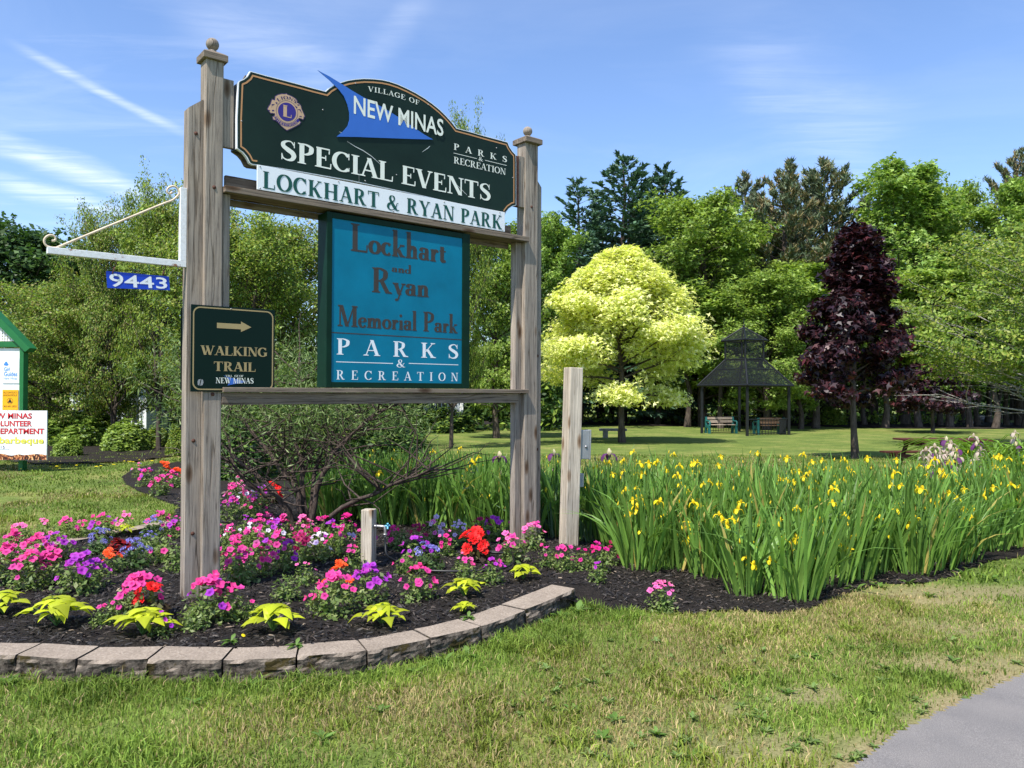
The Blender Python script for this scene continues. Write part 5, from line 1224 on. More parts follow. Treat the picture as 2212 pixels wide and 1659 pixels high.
# ------------------------------------------------------------------ gazebo with its benches
m_mesh, t, b = mat_new('black_wire_mesh'); b.inputs['Base Color'].default_value = (.012,.013,.014,1); tp_ = t.nodes.new('ShaderNodeBsdfTransparent'); mxs = t.nodes.new('ShaderNodeMixShader'); mxs.inputs[0].default_value = .40
t.links.new(tp_.outputs[0], mxs.inputs[1]); t.links.new(b.outputs[0], mxs.inputs[2]); t.links.new(mxs.outputs[0], t.nodes['Material Output'].inputs[0])
GY = 38.5; gX = AT(1608, 860, GY).x; gz = float(ground(0, 37)); az_ = math.atan2(-gX, GY)
gaz = thing('gazebo', 'black metal gazebo with see-through mesh roof and small upper lantern', 'gazebo', (gX, GY, gz), 0)
# corners: left, front, right, back  (the plan is turned towards the viewer by a corner)
Lc = AT(1516, 938, 38.8); Fc = AT(1614, 944, 36.3); Rc = AT(1704, 940, 37.6); Bc = AT(1597, 933, 41.0)
cor = [Vector((p.x-gX, p.y-GY, 0)) for p in (Lc, Fc, Rc, Bc)]; cen = sum(cor, Vector())/4
zE = 2.42; zC = 3.72; zCE = 4.66; zA_ = 5.35
for c_ in cor:
    MB().cbox(c_.x-.06, c_.x+.06, c_.y-.06, c_.y+.06, -.05, zE-.03, .006).build('post', p_black, gaz)
ev = [cen+(c_-cen)*1.10+Vector((0,0,zE)) for c_ in cor]; cu0 = [cen+(c_-cen)*.44+Vector((0,0,zC)) for c_ in cor]
cu1 = [cen+(c_-cen)*.44+Vector((0,0,zCE)) for c_ in cor]; ce = [cen+(c_-cen)*.53+Vector((0,0,zCE+.0)) for c_ in cor]; ap = cen+Vector((0,0,zA_))
mb = MB()
for i in range(4):
    j = (i+1) % 4; mb.add([ev[i], ev[j], cu0[j], cu0[i]], [(0,1,2,3)]); mb.add([cu0[i]+Vector((0,0,.01)), cu0[j]+Vector((0,0,.01)), cu1[j], cu1[i]], [(0,1,2,3)]); mb.add([ce[i], ce[j], ap], [(0,1,2)])
mb.build('mesh_roof', m_mesh, gaz)
mb = MB()
for i in range(4):
    j = (i+1) % 4
    for a, b2, r_ in ((ev[i], ev[j], .06), (ev[i], cu0[i], .05), (cu0[i], cu0[j], .04), (cu0[i], cu1[i], .055), (ce[i], ce[j], .05), (ce[i], ap, .042), (ev[i].lerp(cu0[i], .62), ev[j].lerp(cu0[j], .62), .022)):
        mb.tube([a, b2], r_, 6)
mb.tube([ap, ap+Vector((0,0,.45))], [.03, .008], 6); mb.lathe([(.001,-.05),(.07,-.02),(.07,.02),(.001,.05)], 10, tuple(ap+Vector((0,0,.06))))
mb.build('roof_frame', p_black, gaz)
def rail(a, b2, n, sk=0.0):
    mb = MB(); a = a.lerp(b2, .02); b2 = b2.lerp(a, .02)
    mb.tube([a+Vector((0,0,.80)), b2+Vector((0,0,.80))], .028, 6); mb.tube([a+Vector((0,0,.12)), b2+Vector((0,0,.12))], .018, 6)
    for i in range(1, n): p = a.lerp(b2, i/n); mb.tube([p+Vector((0,0,.06)), p+Vector((0,0,.80))], .014, 5)
    mb.build('railing', p_black, gaz)
rail(cor[0], cor[3], 14); rail(cor[1], cor[2], 14)
MB().cbox(cor[2].x-.42, cor[2].x-.08, cor[2].y+.1, cor[2].y+.14, .0, .8, .004).build('side_panel', p_black, gaz)
p_tg = paint('teal_green_bench_frame', (.012,.11,.10), .5, .15); m_slat = wood('bench_slat_wood', 'x', (.16,.12,.09), (.5,.42,.34)); m_slat2 = wood('brown_slat_wood', 'x', (.09,.05,.03), (.25,.16,.10))
def bench(label, x, y, rz, wd, slat):
    t_ = thing('park_bench', label, 'bench', (x, y, float(ground(x, min(y, 37)))), rz)
    for s in (-1, 1):
        xx = s*wd/2
        mb = MB(); ys = [(.0,0),(.0,.38),(.02,.43),(.40,.43),(.46,.82),(.58,.84),(.55,.42),(.60,0),(.48,0),(.44,.3),(.14,.3),(.12,0)]
        n = len(ys); mb.add([(xx-.05, a-.3, z_) for a, z_ in ys]+[(xx+.05, a-.3, z_) for a, z_ in ys], [list(range(n)), list(range(2*n-1, n-1, -1))]+[[(i+1) % n, i, i+n, (i+1) % n+n] for i in range(n)])
        mb.tube([(xx, -.3, .38), (xx, -.32, .58), (xx, -.24, .63), (xx, .14, .63)], .045, 7); mb.build('end_frame', p_tg, t_)
    sp_ = MB()
    for k in range(3): sp_.cbox(-wd/2+.052, wd/2-.052, -.28+k*.14, -.17+k*.14, .432, .465, .005)
    sp_.build('seat', slat, t_)
    sb = MB()
    for k in range(2): sb.cbox(-wd/2+.052, wd/2-.052, .10+k*.02, .13+k*.02, .54+k*.17, .66+k*.17, .005)
    sb.build('backrest', slat, t_)
bench('park bench with pale slats and teal ends on the left inside the gazebo', AT(1556, 930, 39).x, 38.9, R(8), 1.42, m_slat)
bench('park bench with brown slats and teal ends seen from behind the gazebo railing', AT(1662, 930, 37.9).x, 38.0, R(180+8), 1.30, m_slat2)

# stone bench, picnic table, boulders
m_stone = paint('grey_bench_stone', (.22,.21,.20), .9, .3, 8, .3)
bxx, byy = G(1324, 946); sb = thing('stone_bench', 'low grey stone slab bench on two blocks beside the yellow maple trunk', 'bench', (bxx, byy, float(ground(0, byy))), R(-4))
MB().cbox(-.60, .60, -.2, .2, .31, .41, .015).build('seat', m_stone, sb); MB().cbox(-.44, -.22, -.14, .14, -.03, .31, .012).build('leg', m_stone, sb); MB().cbox(.22, .44, -.14, .14, -.03, .31, .012).build('leg', m_stone, sb)
m_red = wood('red_brown_stained_wood', 'x', (.04,.012,.009), (.11,.038,.027))
tx, ty = AT(2037, 1000, 15.6).x, 15.6; pt = thing('picnic_table', 'red brown wooden picnic table on the lawn behind the irises', 'picnic table', (tx, ty, float(ground(0, ty))), R(4))
mb = MB()
for k in range(5): mb.cbox(-.85, .85, -.36+k*.146, -.36+k*.146+.138, .72, .757, .004)
mb.build('tabletop', m_red, pt)
for s in (-1, 1):
    mb = MB().cbox(-.85, .85, s*.72-.14, s*.72-.005, .42, .455, .004).cbox(-.85, .85, s*.72+.005, s*.72+.14, .42, .455, .004); mb.build('bench_seat', m_red, pt)
for s in (-1, 1):
    mb = MB(); X = s*.62
    mb.box(X-.02, X+.02, -.33, .33, .63, .718); mb.box(X-.02, X+.02, -.84, .84, .33, .418)
    for q in (-1, 1): mb.add([(X+.022, q*.22, .70), (X+.022, q*.33, .70), (X+.022, q*.72, 0), (X+.022, q*.61, 0), (X+.06, q*.22, .70), (X+.06, q*.33, .70), (X+.06, q*.72, 0), (X+.06, q*.61, 0)], [(0,1,2,3),(7,6,5,4),(0,4,5,1),(1,5,6,2),(2,6,7,3),(3,7,4,0)])
    mb.build('leg_frame', m_red, pt)
m_rock = paint('pale_boulder', (.34,.31,.29), .9, .3, 3, .5)
for px, py, w_, lab in ((2120, 912, .95, 'largest pale boulder lying at the wood edge under the right hand tree'), (2092, 915, .5, 'small pale boulder left of the largest one at the wood edge'), (2150, 913, .55, 'small pale boulder right of the largest one at the wood edge')):
    bm = bmesh.new(); bmesh.ops.create_icosphere(bm, subdivisions=3, radius=1)
    for v_ in bm.verts: k = 1+.22*float(fnoise(v_.co.x*2+px, v_.co.y*2+v_.co.z, 1.3, 3)); v_.co = Vector((v_.co.x*k*w_/2*1.2, v_.co.y*k*w_/2, max(v_.co.z*k, -.3)*w_*.42))
    me = bpy.data.meshes.new('boulder'); bm.to_mesh(me); bm.free(); me.materials.append(m_rock); x, y = G(px, py); tag(link('boulder', me, loc=(x, y, float(ground(x, y))+w_*.1)), lab, 'boulder')

# ------------------------------------------------------------------ short posts in the bed, with tap and electric boxes
x, y = G(1228, 1182, .06); sp1 = thing('utility_post', 'short weathered square post right of the sign carrying metal electric boxes', 'post', (x, y, float(bz(x, y))), R(24))
hgt_ = AT(1238, 794, y).z - float(bz(x, y))
pm_ = MB().cbox(-.07, .07, -.07, .07, -.1, hgt_, .008).build('post', m_stake, sp1); sp1.rotation_euler = (0, R(1.6), R(24))
MB().cbox(.0725, .175, -.05, .05, hgt_-.88, hgt_-.60, .006).build('meter_box', p_grey, sp1); MB().cbox(.176, .190, -.052, .052, hgt_-.885, hgt_-.595, .004).build('box_lid', p_grey, sp1)
MB().cbox(.0725, .13, -.035, .03, hgt_-1.15, hgt_-1.02, .005).build('outlet_box', p_grey, sp1)
MB().tube([(.10,0,hgt_-.88),(.10,0,hgt_-.93),(.085,0,hgt_-1.0),(.095,0,hgt_-1.02)], .012, 8).build('conduit', p_black, sp1)
MB().lathe([(.001,.01),(.012,.008),(.014,0)], 10).build('knob', p_steel, sp1, loc=(.135,-.0505,hgt_-.76), rot=(R(90),0,0))
x, y = G(796, 1222, .12); sp2 = thing('tap_post', 'knee high weathered stake with a blue handled garden tap in the flower bed', 'post', (x, y, float(bz(x, y))), R(-14))
h2 = AT(796, 1100, y).z-float(bz(x, y))
MB().cbox(-.048, .048, -.048, .048, -.1, h2, .006).build('post', m_stake, sp2)
tz = h2*.72
MB().tube([(.049,0,tz),(.10,0,tz),(.14,0,tz),(.145,0,tz-.03),(.145,0,tz-.085)], [.011,.012,.012,.011,.010], 10).lathe([(.001,.0),(.018,.0),(.018,.012),(.001,.012)], 12, (.145,0,tz-.07)).lathe([(.001,0),(.02,0),(.02,.02),(.001,.02)],10,(.06,0,tz-.01)).build('tap', p_steel, sp2)
p_tapb = paint('pale_blue_plastic', (.12,.42,.62), .4, .05)
mb = MB(); 
for k in range(3): a = k*2.094; mb.tube([(.168, 0, tz+.005), (.172, .026*math.cos(a), tz+.005+.026*math.sin(a))], .008, 6)
mb.tube([(.142,0,tz+.005),(.172,0,tz+.005)], .007, 8); mb.build('tap_handle', p_tapb, sp2)
hx, hy = x+.145*math.cos(R(-14)), y+.145*math.sin(R(-14)); hz0 = float(bz(x, y))+tz-.09
g = lambda px, py: (lambda q: Vector((q[0], q[1], .145)))(G(px, py, .13))
pts = [Vector((hx, hy, hz0)), Vector((hx+.005, hy-.01, hz0-.05)), Vector((hx+.03, hy-.05, hz0-.14)), g(870,1222), g(890,1230), g(920,1236), g(960,1238), g(1005,1238), g(1050,1236), g(1085,1232), g(1108,1220), g(1105,1205), g(1080,1198), g(1040,1197), g(990,1197)]
m_hose = paint('black_rubber_hose', (.010,.010,.011), .4, .1)
tag(MB().tube(crom([tuple(p) for p in pts], False, 5), .0095, 8).build('garden_hose', m_hose), 'thin black hose curling from the tap across the mulch', 'hose')
# ------------------------------------------------------------------ irises
def iris_leaves(seed, n, hgt, spread, blue=0.0):
    r_ = np.random.default_rng(seed); segs = 5; Vs = []; Fs = []; Cs = []; b0 = 0
    for i in range(n):
        fan = r_.uniform(0, 6.28); rad = spread*r_.uniform(0, 1)**.6
        x0, y0 = rad*math.cos(fan), rad*math.sin(fan)
        h = hgt*r_.uniform(.55, 1.08)*(1-.15*rad/spread); w_ = r_.uniform(.026, .048); a = r_.uniform(0, 6.28)
        lean = r_.uniform(.0, .18)+.20*rad/spread; la = fan+r_.normal(0, .7)
        bend = r_.uniform(0, .14) if r_.uniform() < .80 else r_.uniform(.3, .85)
        g = np.array([.125, .235, .042])*r_.uniform(.55, 1.4) if r_.uniform() > blue else np.array([.10, .17, .085])*r_.uniform(.7, 1.2)
        if r_.uniform() < .05: g = np.array([.35, .30, .08])
        for s in range(segs+1):
            f = s/segs; q = lean*h*f + bend*h*f**3; cx_ = x0+q*math.cos(la); cy_ = y0+q*math.sin(la); z_ = h*(f-.35*bend*f**3.5) - .02
            ww = w_*(.55+.6*f if f < .5 else .85*(1-((f-.5)/.5)**2.2)+.012)/1.0
            ax, ay = math.cos(a+f*.25)*ww/2, math.sin(a+f*.25)*ww/2; tx, ty = -math.sin(a)*ww*.12, math.cos(a)*ww*.12
            Vs += [(cx_-ax, cy_-ay, z_), (cx_+tx, cy_+ty, z_), (cx_+ax, cy_+ay, z_)]
            k = g*np.array([1.25, 1.15, 1.2])*(1.3-.35*f) if f < .4 else g*(1.16-.1*f); Cs += [k]*3
        for s in range(segs): q = b0+s*3; Fs += [(q, q+1, q+4, q+3), (q+1, q+2, q+5, q+4)]
        b0 += (segs+1)*3
    return fmesh('leaves', Vs, Fs, m_iris, np.array(Cs), True)
def petal_strip(mb_v, mb_f, mb_c, org, az, pts, ws, col, segcols=None):
    b0 = len(mb_v); c_, s_ = math.cos(az), math.sin(az)
    for i, ((r_, z_), w_) in enumerate(zip(pts, ws)):
        for k in (-1, 0, 1):
            mb_v.append((org[0]+r_*c_-k*w_/2*s_, org[1]+r_*s_+k*w_/2*c_, org[2]+z_-abs(k)*w_*.18)); mb_c.append(segcols[i] if segcols else col)
    for i in range(len(pts)-1):
        q = b0+i*3; mb_f += [(q, q+1, q+4, q+3), (q+1, q+2, q+5, q+4)]
def iris_flower(seed, col, col2, stand=None, sc_=1.0):
    r_ = random.Random(seed); V = []; F = []; Cc = []; k0 = r_.uniform(0, 2)
    for k in range(3):
        a = k0+k*2.094
        petal_strip(V, F, Cc, (0,0,0), a, [(0,.0),(.018*sc_,.020*sc_),(.042*sc_,.018*sc_),(.058*sc_,-.005),(.062*sc_,-.035*sc_)], [.012*sc_,.020*sc_,.036*sc_,.040*sc_,.012*sc_], col)
        petal_strip(V, F, Cc, (0,0,0), a+1.05, [(0,.0),(.010*sc_,.020*sc_),(.014*sc_,.040*sc_),(.006*sc_,.058*sc_)], [.010*sc_,.020*sc_,.026*sc_,.006*sc_], stand or col2)
    return fmesh('blossom', V, F, m_petal, np.array(Cc), True)
Yc = ((.80,.62,.01),(.88,.66,.02))
yfl = [iris_flower(i, Yc[0], Yc[1], sc_=.74) for i in range(3)]
def bud(col): 
    return fmesh('bud', [(0,0,0),(.008,0,.02),(0,.008,.02),(-.008,0,.02),(0,-.008,.02),(0,0,.055)], [(0,2,1),(0,3,2),(0,4,3),(0,1,4),(5,1,2),(5,2,3),(5,3,4),(5,4,1)], m_petal, np.array([col]*6))
ybud = bud((.80,.60,.03))
leafm = [iris_leaves(100+i, 54, .93, .19) for i in range(6)]
leafb = [iris_leaves(120+i, 34, .62, .15, .8) for i in range(3)]
m_istem = paint('iris_stalk', (.10,.20,.04), .5, .15)
def stalks(seed, n, hgt):
    r_ = random.Random(seed); mb = MB(); ends = []
    for i in range(n):
        a = r_.uniform(0, 6.28); rr = r_.uniform(.02, .15); h = hgt*r_.uniform(.38, .97); l = r_.uniform(0, .12)
        p = [(rr*math.cos(a), rr*math.sin(a), 0), ((rr+l*.4)*math.cos(a), (rr+l*.4)*math.sin(a), h*.6), ((rr+l)*math.cos(a), (rr+l)*math.sin(a), h)]
        mb.tube(p, [.005, .0045, .004], 5); ends.append(p[-1])
        e2 = ((rr+l*.8+.05)*math.cos(a+.3), (rr+l*.8+.05)*math.sin(a+.3), h*.86); mb.tube([p[1], ((p[1][0]+e2[0])/2+.01, (p[1][1]+e2[1])/2, h*.74), e2], [.004,.0035,.003], 4); ends.append(e2)
    return mb.mesh('stalk', m_istem), ends
stk = [stalks(140+i, 5, .93) for i in range(4)]
def iris(x, y, s, label, i, group=None, flowers=3, lm=None, fl=None, buds=1, fs=1.0):
    t = thing('iris_clump', label, 'iris', (x, y, float(bz(x, y))-.01), random.uniform(0, 6.28), group); t.scale = (s, s, s)
    link('leaves', (lm or leafm)[i % len(lm or leafm)], t)
    me, ends = stk[i % 4]; link('stalk', me, t); es = list(ends); random.shuffle(es)
    for k in range(min(flowers, len(es))): link('blossom', (fl or yfl)[k % len(fl or yfl)], t, loc=es[k], rot=(random.uniform(-.3,.3), random.uniform(-.3,.3), random.uniform(0, 6)), scl=random.uniform(.8, 1.15)*fs/s)
    for k in range(flowers, min(flowers+buds, len(es))): link('bud', ybud, t, loc=es[k], rot=(random.uniform(-.3,.3), random.uniform(-.3,.3), 0), scl=1/s)
    return t
iris_poly = [G(x, y, .02) for x, y in [(1335,1195),(1385,1232),(1470,1238),(1560,1250),(1625,1292),(1690,1300),(1760,1296),(1815,1262),(1880,1240),(1960,1238),(2040,1222),(2110,1190),(2230,1180)]] + [(6.2,7.7),(7.2,8.6),(7.2,9.8),(5.2,9.3),(4.2,8.9),(3,8.9),(1.8,8.9),(1.2,8.9),(.9,7.9)]
irisb_poly = [(-2.6,9.9),(-2.2,9.2),(-1.5,8.9),(-.8,8.75),(-.2,8.45),(.35,7.95),(.75,7.75),(.95,7.9),(1.2,8.9),(.9,9.2),(.2,9.6),(-.4,10.4),(-1.2,11.2)]
def scatter(poly, dist, seed, keep=None):
    r_ = random.Random(seed); pts = []; xs = [p[0] for p in poly]; ys = [p[1] for p in poly]
    for _ in range(9000):
        x, y = r_.uniform(min(xs), max(xs)), r_.uniform(min(ys), max(ys))
        if not inpoly(np.array([x]), np.array([y]), poly)[0]: continue
        if any((x-a)**2+(y-b2)**2 < dist*dist for a, b2 in pts): continue
        if keep and not keep(x, y): continue
        pts.append((x, y))
    return pts
A_ = scatter(iris_poly, .255, 5); B_2 = scatter(irisb_poly, .27, 6)
named = {}
front_clumps = [((1665,1290),'foremost yellow iris clump, leaning over the mulch edge at the front corner of the bed'), ((1400,1225),'yellow iris clump at the left end of the bed just right of the short post'),
                ((1755,1288),'low iris clump with drooping yellow blooms at the front edge, right of the foremost clump'), ((1515,1245),'tall upright iris clump between the left end clump and the foremost one'),
                ((2120,1175),'yellow iris clump with many open blooms at the right end of the front edge'), ((1930,1235),'iris clump with pale arching outer leaves on the front edge, middle of the right half')]
print('iris clumps', len(A_), len(B_2))
for (px, py), lab in front_clumps:
    gx_1, gy_1 = G(px, py, .02); j = min(range(len(A_)), key=lambda q: (A_[q][0]-gx_1)**2+(A_[q][1]-gy_1)**2 + (100 if q in named else 0)); named[j] = lab
for i, (x, y) in enumerate(A_):
    nearleft = x < 2.1
    edge = min(math.hypot(x-a, y-b2) for a, b2 in iris_poly[:13])
    s = (.86 if edge < .35 else 1.0)*random.uniform(.9, 1.08)
    if i in named: iris(x, y, s, named[i], i, 'yellow irises in the bed', 5)
    else: iris(x, y, s, 'yellow flag iris clump in the dense bed right of the short post', i, 'yellow irises in the bed', random.choice((1, 3, 4, 4, 5)) + (1 if x > 4 else 0), buds=2)
for i, (x, y) in enumerate(B_2):
    iris(x, y, random.uniform(.88, 1.02), 'iris clump in the shaded row behind the sign frame', i+3, 'irises behind the sign', random.choice((0, 0, 1, 2)), buds=2)
# blue-leaved bearded irises with cream and purple blooms
bfl = [iris_flower(20+i, (.12,.03,.13), (.7,.60,.36), (.75,.66,.45), 1.35) for i in range(2)]
bfl2 = [iris_flower(30+i, (.50,.40,.34), (.55,.46,.34), (.55,.45,.33), 1.15) for i in range(2)] + bfl[:1]
for k, (px, py, lab, top) in enumerate(((1145,1150,'grey leaved iris fan with buds at the foot of the right sign post',0),(1200,1160,'grey leaved iris fan between the right sign post and the short post',0),(1285,1165,'grey leaved iris fan right behind the short post',0),(1315,1150,'iris clump whose single cream and purple bloom rises right of the short post',985),(1195,1120,'iris clump with a cream and purple bloom just left of the short post',985),(1078,1130,'iris clump with a purple tinged bloom left of the right sign post',990))):
    x, y = G(px, py, .05); t = thing('iris_clump', lab, 'iris', (x, y, float(bz(x, y))), k*1.1); link('leaves', leafb[k % 3], t)
    if top:
        p = AT(px, top, y); hz = p.z-float(bz(x, y)); link('stalk', MB().tube([(0,0,0),(.01,.01,hz*.5),(0,0,hz)], [.006,.005,.004], 6).mesh('stalk', m_istem), t)
        link('blossom', bfl[k % 2], t, loc=(0,0,hz), scl=1.1); link('bud', bud((.3,.22,.2)), t, loc=(.03,0,hz*.75), scl=1.2)
    else:
        for q in range(2):
            hz = random.uniform(.6, .85); link('stalk', MB().tube([(.03*q,0,0),(.05*q,.01,hz*.5),(.08*q,0,hz)], [.005,.0045,.003], 5).mesh('stalk', m_istem), t); link('bud', bud((.20,.28,.12)), t, loc=(.08*q,0,hz-.01), scl=1.3)
k = 0
for px, py, top, Y in ((2000,1100,975,9.6),(2022,1100,968,9.8),(2040,1100,955,9.9),(2055,1100,962,9.7),(2030,1100,985,9.5),(2068,1100,975,9.8),(2012,1100,990,9.4),(2112,1060,945,10.2),(2108,1060,965,10.0),(2200,1050,938,10.4),(2050,1100,985,9.5)):
    p = AT(px, top, Y); x, y = p.x, p.y; g0 = float(ground(x, y))+.02; hz = p.z-g0
    t = thing('iris_clump', ('cream and purple bearded iris clustered before the picnic table' if px < 2090 else ('tall cream bearded iris alone between the table and daylilies' if px < 2150 else 'cream bearded iris above the daylilies at the right edge')), 'iris', (x, y, g0), k, 'pale bearded irises at the back right')
    if 2100 < px < 2110: t['label'] = 'lower purple tinged iris bloom under the tall cream one'
    link('leaves', leafb[k % 3], t); link('stalk', MB().tube([(0,0,0),(.01,.01,hz*.5),(0,0,hz)], [.006,.005,.004], 6).mesh('stalk', m_istem), t)
    for q in range(4): link('blossom', bfl2[(k+q) % 3], t, loc=(random.uniform(-.05,.05), random.uniform(-.05,.05), hz-.09*q), scl=random.uniform(.9, 1.2), rot=(0,0,q))
    k += 1
# daylilies at the right edge
def strap(seed, n, hgt, spread, col):
    r_ = np.random.default_rng(seed); Vs = []; Fs = []; Cs = []; b0 = 0
    for i in range(n):
        a = r_.uniform(0, 6.28); l = hgt*r_.uniform(.6, 1.15); q0 = r_.uniform(0, spread*.35); a0 = r_.uniform(0, 6.28); w_ = r_.uniform(.018, .03); g = np.array(col)*r_.uniform(.6, 1.3)
        for s in range(7):
            f = s/6; rr = l*.75*f**1.4; z_ = l*(1.05*f - .62*f**2.6)
            cx_, cy_ = q0*math.cos(a0)+rr*math.cos(a), q0*math.sin(a0)+rr*math.sin(a); ww = w_*(1-.9*f**2)
            Vs += [(cx_+math.sin(a)*ww/2, cy_-math.cos(a)*ww/2, z_+.005), (cx_, cy_, z_), (cx_-math.sin(a)*ww/2, cy_+math.cos(a)*ww/2, z_+.005)]; Cs += [g]*3
        for s in range(6): q = b0+s*3; Fs += [(q, q+1, q+4, q+3), (q+1, q+2, q+5, q+4)]
        b0 += 21
    return fmesh('leaves', Vs, Fs, m_iris, np.array(Cs), True)
dl = [strap(5, 130, .85, .5, (.19,.32,.04)), strap(6, 130, .85, .5, (.17,.30,.04))]
for k, (px, top, Y, lab) in enumerate(((2150,950,10.4,'leftmost arching bright green daylily clump behind the yellow irises'),(2200,945,10.8,'taller daylily clump at the right edge of the picture'),(2120,990,9.9,'lower daylily clump in front of the others, right of the bearded irises'),(2195,985,9.9,'daylily clump at the right edge in front of the taller one'),(2260,960,10.6,'daylily clump cut by the right edge of the picture'))):
    p = AT(px, top, Y); g0 = float(ground(p.x, Y)); t = thing('daylily', lab, 'daylily', (p.x, Y, g0), k*1.3, 'daylilies at the right'); me = link('leaves', dl[k % 2], t); s = (p.z-g0)/.48; t.scale = (s*.8, s*.8, s)

# ------------------------------------------------------------------ bedding plants
def petunia_mesh(col, throat, seed, size=.033):
    fold = (.1, .5, 1.2, .3)[seed % 4]; r_ = random.Random(seed); col = tuple(c_*r_.uniform(.82, 1.05) for c_ in col); n = 15; V = [(0,0,-.014)]; Cc = [throat]
    for ring_, (rr, z_, kc) in enumerate(((.22, -.002, .35), (.62, .002, .9), (1.0, .002, 1.0))):
        for k in range(n):
            a = 2*math.pi*k/n; lob = 1+.15*math.cos(5*a) if ring_ == 2 else 1
            w_ = .0045*math.sin(5*a+seed)+r_.uniform(-.003, .003)+fold*math.cos(a-seed)**2*.012; lob *= r_.uniform(.9, 1.06)*(1-.3*fold*abs(math.sin(a-seed)))
            V.append((size*rr*lob*math.cos(a), size*rr*lob*math.sin(a), z_+w_*(ring_ == 2))); Cc.append(tuple(c_*kc+t_*(1-kc) for c_, t_ in zip(col, throat)))
    V3 = [(0,0,0)]; tri = [(0, 1+k, 1+(k+1) % n, 1+(k+1) % n) for k in range(n)]
    F = [(1+r_2*n+k, 1+(r_2+1)*n+k, 1+(r_2+1)*n+(k+1) % n, 1+r_2*n+(k+1) % n) for r_2 in range(2) for k in range(n)]
    me = bpy.data.meshes.new('blossom'); me.from_pydata(V, [], [t_[:3] for t_ in tri]+F); me.materials.append(m_petal)
    a_ = me.color_attributes.new('Col', 'FLOAT_COLOR', 'POINT'); a_.data.foreach_set('color', np.concatenate([np.array(Cc), np.ones((len(Cc), 1))], 1).astype(np.float32).ravel())
    me.polygons.foreach_set('use_smooth', [True]*len(me.polygons)); return me
PC = {'pink': ((.72,.045,.30), (.35,.0,.14)), 'rose': ((.85,.16,.45), (.5,.02,.2)), 'purple': ((.42,.03,.50), (.18,.0,.25)), 'crimson': ((.36,.0,.085), (.05,.0,.015)),
      'magenta': ((.68,.01,.25), (.2,.0,.06)), 'lilac': ((.68,.50,.80), (.25,.08,.35)), 'white': ((.85,.72,.86), (.4,.2,.45)), 'red': ((.75,.008,.008), (.45,.0,.0)), 'orange': ((.85,.09,.01), (.6,.05,.0)), 'blue': ((.24,.22,.62), (.35,.32,.7))}
PM = {k_: [petunia_mesh(c_[0], c_[1], i) for i in range(4)] for k_, c_ in PC.items()}
def rosebloom(col, seed, size=.04):
    r_ = np.random.default_rng(seed); V = []; F = []; Cc = []
    for k in range(16):
        a = k*2.399; rr = size*.22*math.sqrt(k); til = .9-.05*k
        d = np.array([math.cos(a), math.sin(a), 0]); s_ = np.array([-math.sin(a), math.cos(a), 0]); c0 = d*rr*.6; c1 = d*(rr+size*.28)+np.array([0,0,size*.32*til]); b0 = len(V)
        V += [tuple(c0-s_*size*.16), tuple(c0+s_*size*.16), tuple(c1+s_*size*.28), tuple(c1-s_*size*.28)]; F.append((b0, b0+1, b0+2, b0+3)); Cc += [np.array(col)*r_.uniform(.7, 1.2)]*4
    return fmesh('blossom', V, F, m_petal, np.array(Cc), True)
PM['red'] = [rosebloom(PC['red'][0], i, .05) for i in range(2)]; PM['orange'] = [rosebloom(PC['orange'][0], i+3, .045) for i in range(2)]
def puff(col, seed):
    r_ = np.random.default_rng(seed); n = 60; P_ = unit(r_.normal(0, 1, (n, 3)))*np.array([.022,.022,.012]); P_[:, 2] = np.abs(P_[:, 2])
    return leaf_mesh('blossom', P_, .010, m_petal, (col, tuple(min(1, c_*1.4) for c_ in col)), .3, .6, 'rhomb', 0, .3, r_)
PM['blue'] = [puff(PC['blue'][0], i) for i in range(2)]
def plant_foliage(seed, n, wd, hg, cols, size=.036, aspect=.55):
    r_ = np.random.default_rng(seed); d = unit(r_.normal(0, 1, (n, 3))); d[:, 2] = np.abs(d[:, 2]); rr = r_.uniform(.25, 1, n)**.6
    P_ = d*rr[:, None]*np.array([wd, wd, hg]); P_[:, :2] += .25*wd*np.stack([fnoise(d[:, 0]*4+seed, d[:, 1]*4, 2, 2), fnoise(d[:, 1]*4, d[:, 0]*4+seed, 2, 2)], 1)
    me = leaf_mesh('foliage', P_, size, m_fol, cols, .55, aspect, 'rhomb', .25, .3, r_, np.array([0,0,0.]), .5)
    mb = MB()
    for k in range(9): a = k*.7+seed; q = P_[k*3]; mb.tube([(0,0,-.01), tuple(q*.5+np.array([0,0,.02])), tuple(q)], [.0035,.003,.002], 4)
    return me, mb.mesh('stem', m_istem)
PF = [plant_foliage(200+i, 250, .125, .21, ((.12,.19,.04),(.17,.24,.06),(.09,.14,.03),(.22,.27,.09))) for i in range(5)]
PFd = [plant_foliage(220+i, 220, .13, .17, ((.05,.10,.025),(.08,.14,.035),(.11,.17,.06)), .045, .7) for i in range(2)]
PFr = [plant_foliage(230, 90, .12, .15, ((.05,.03,.02),(.07,.05,.02),(.10,.10,.03)), .06, .8)]
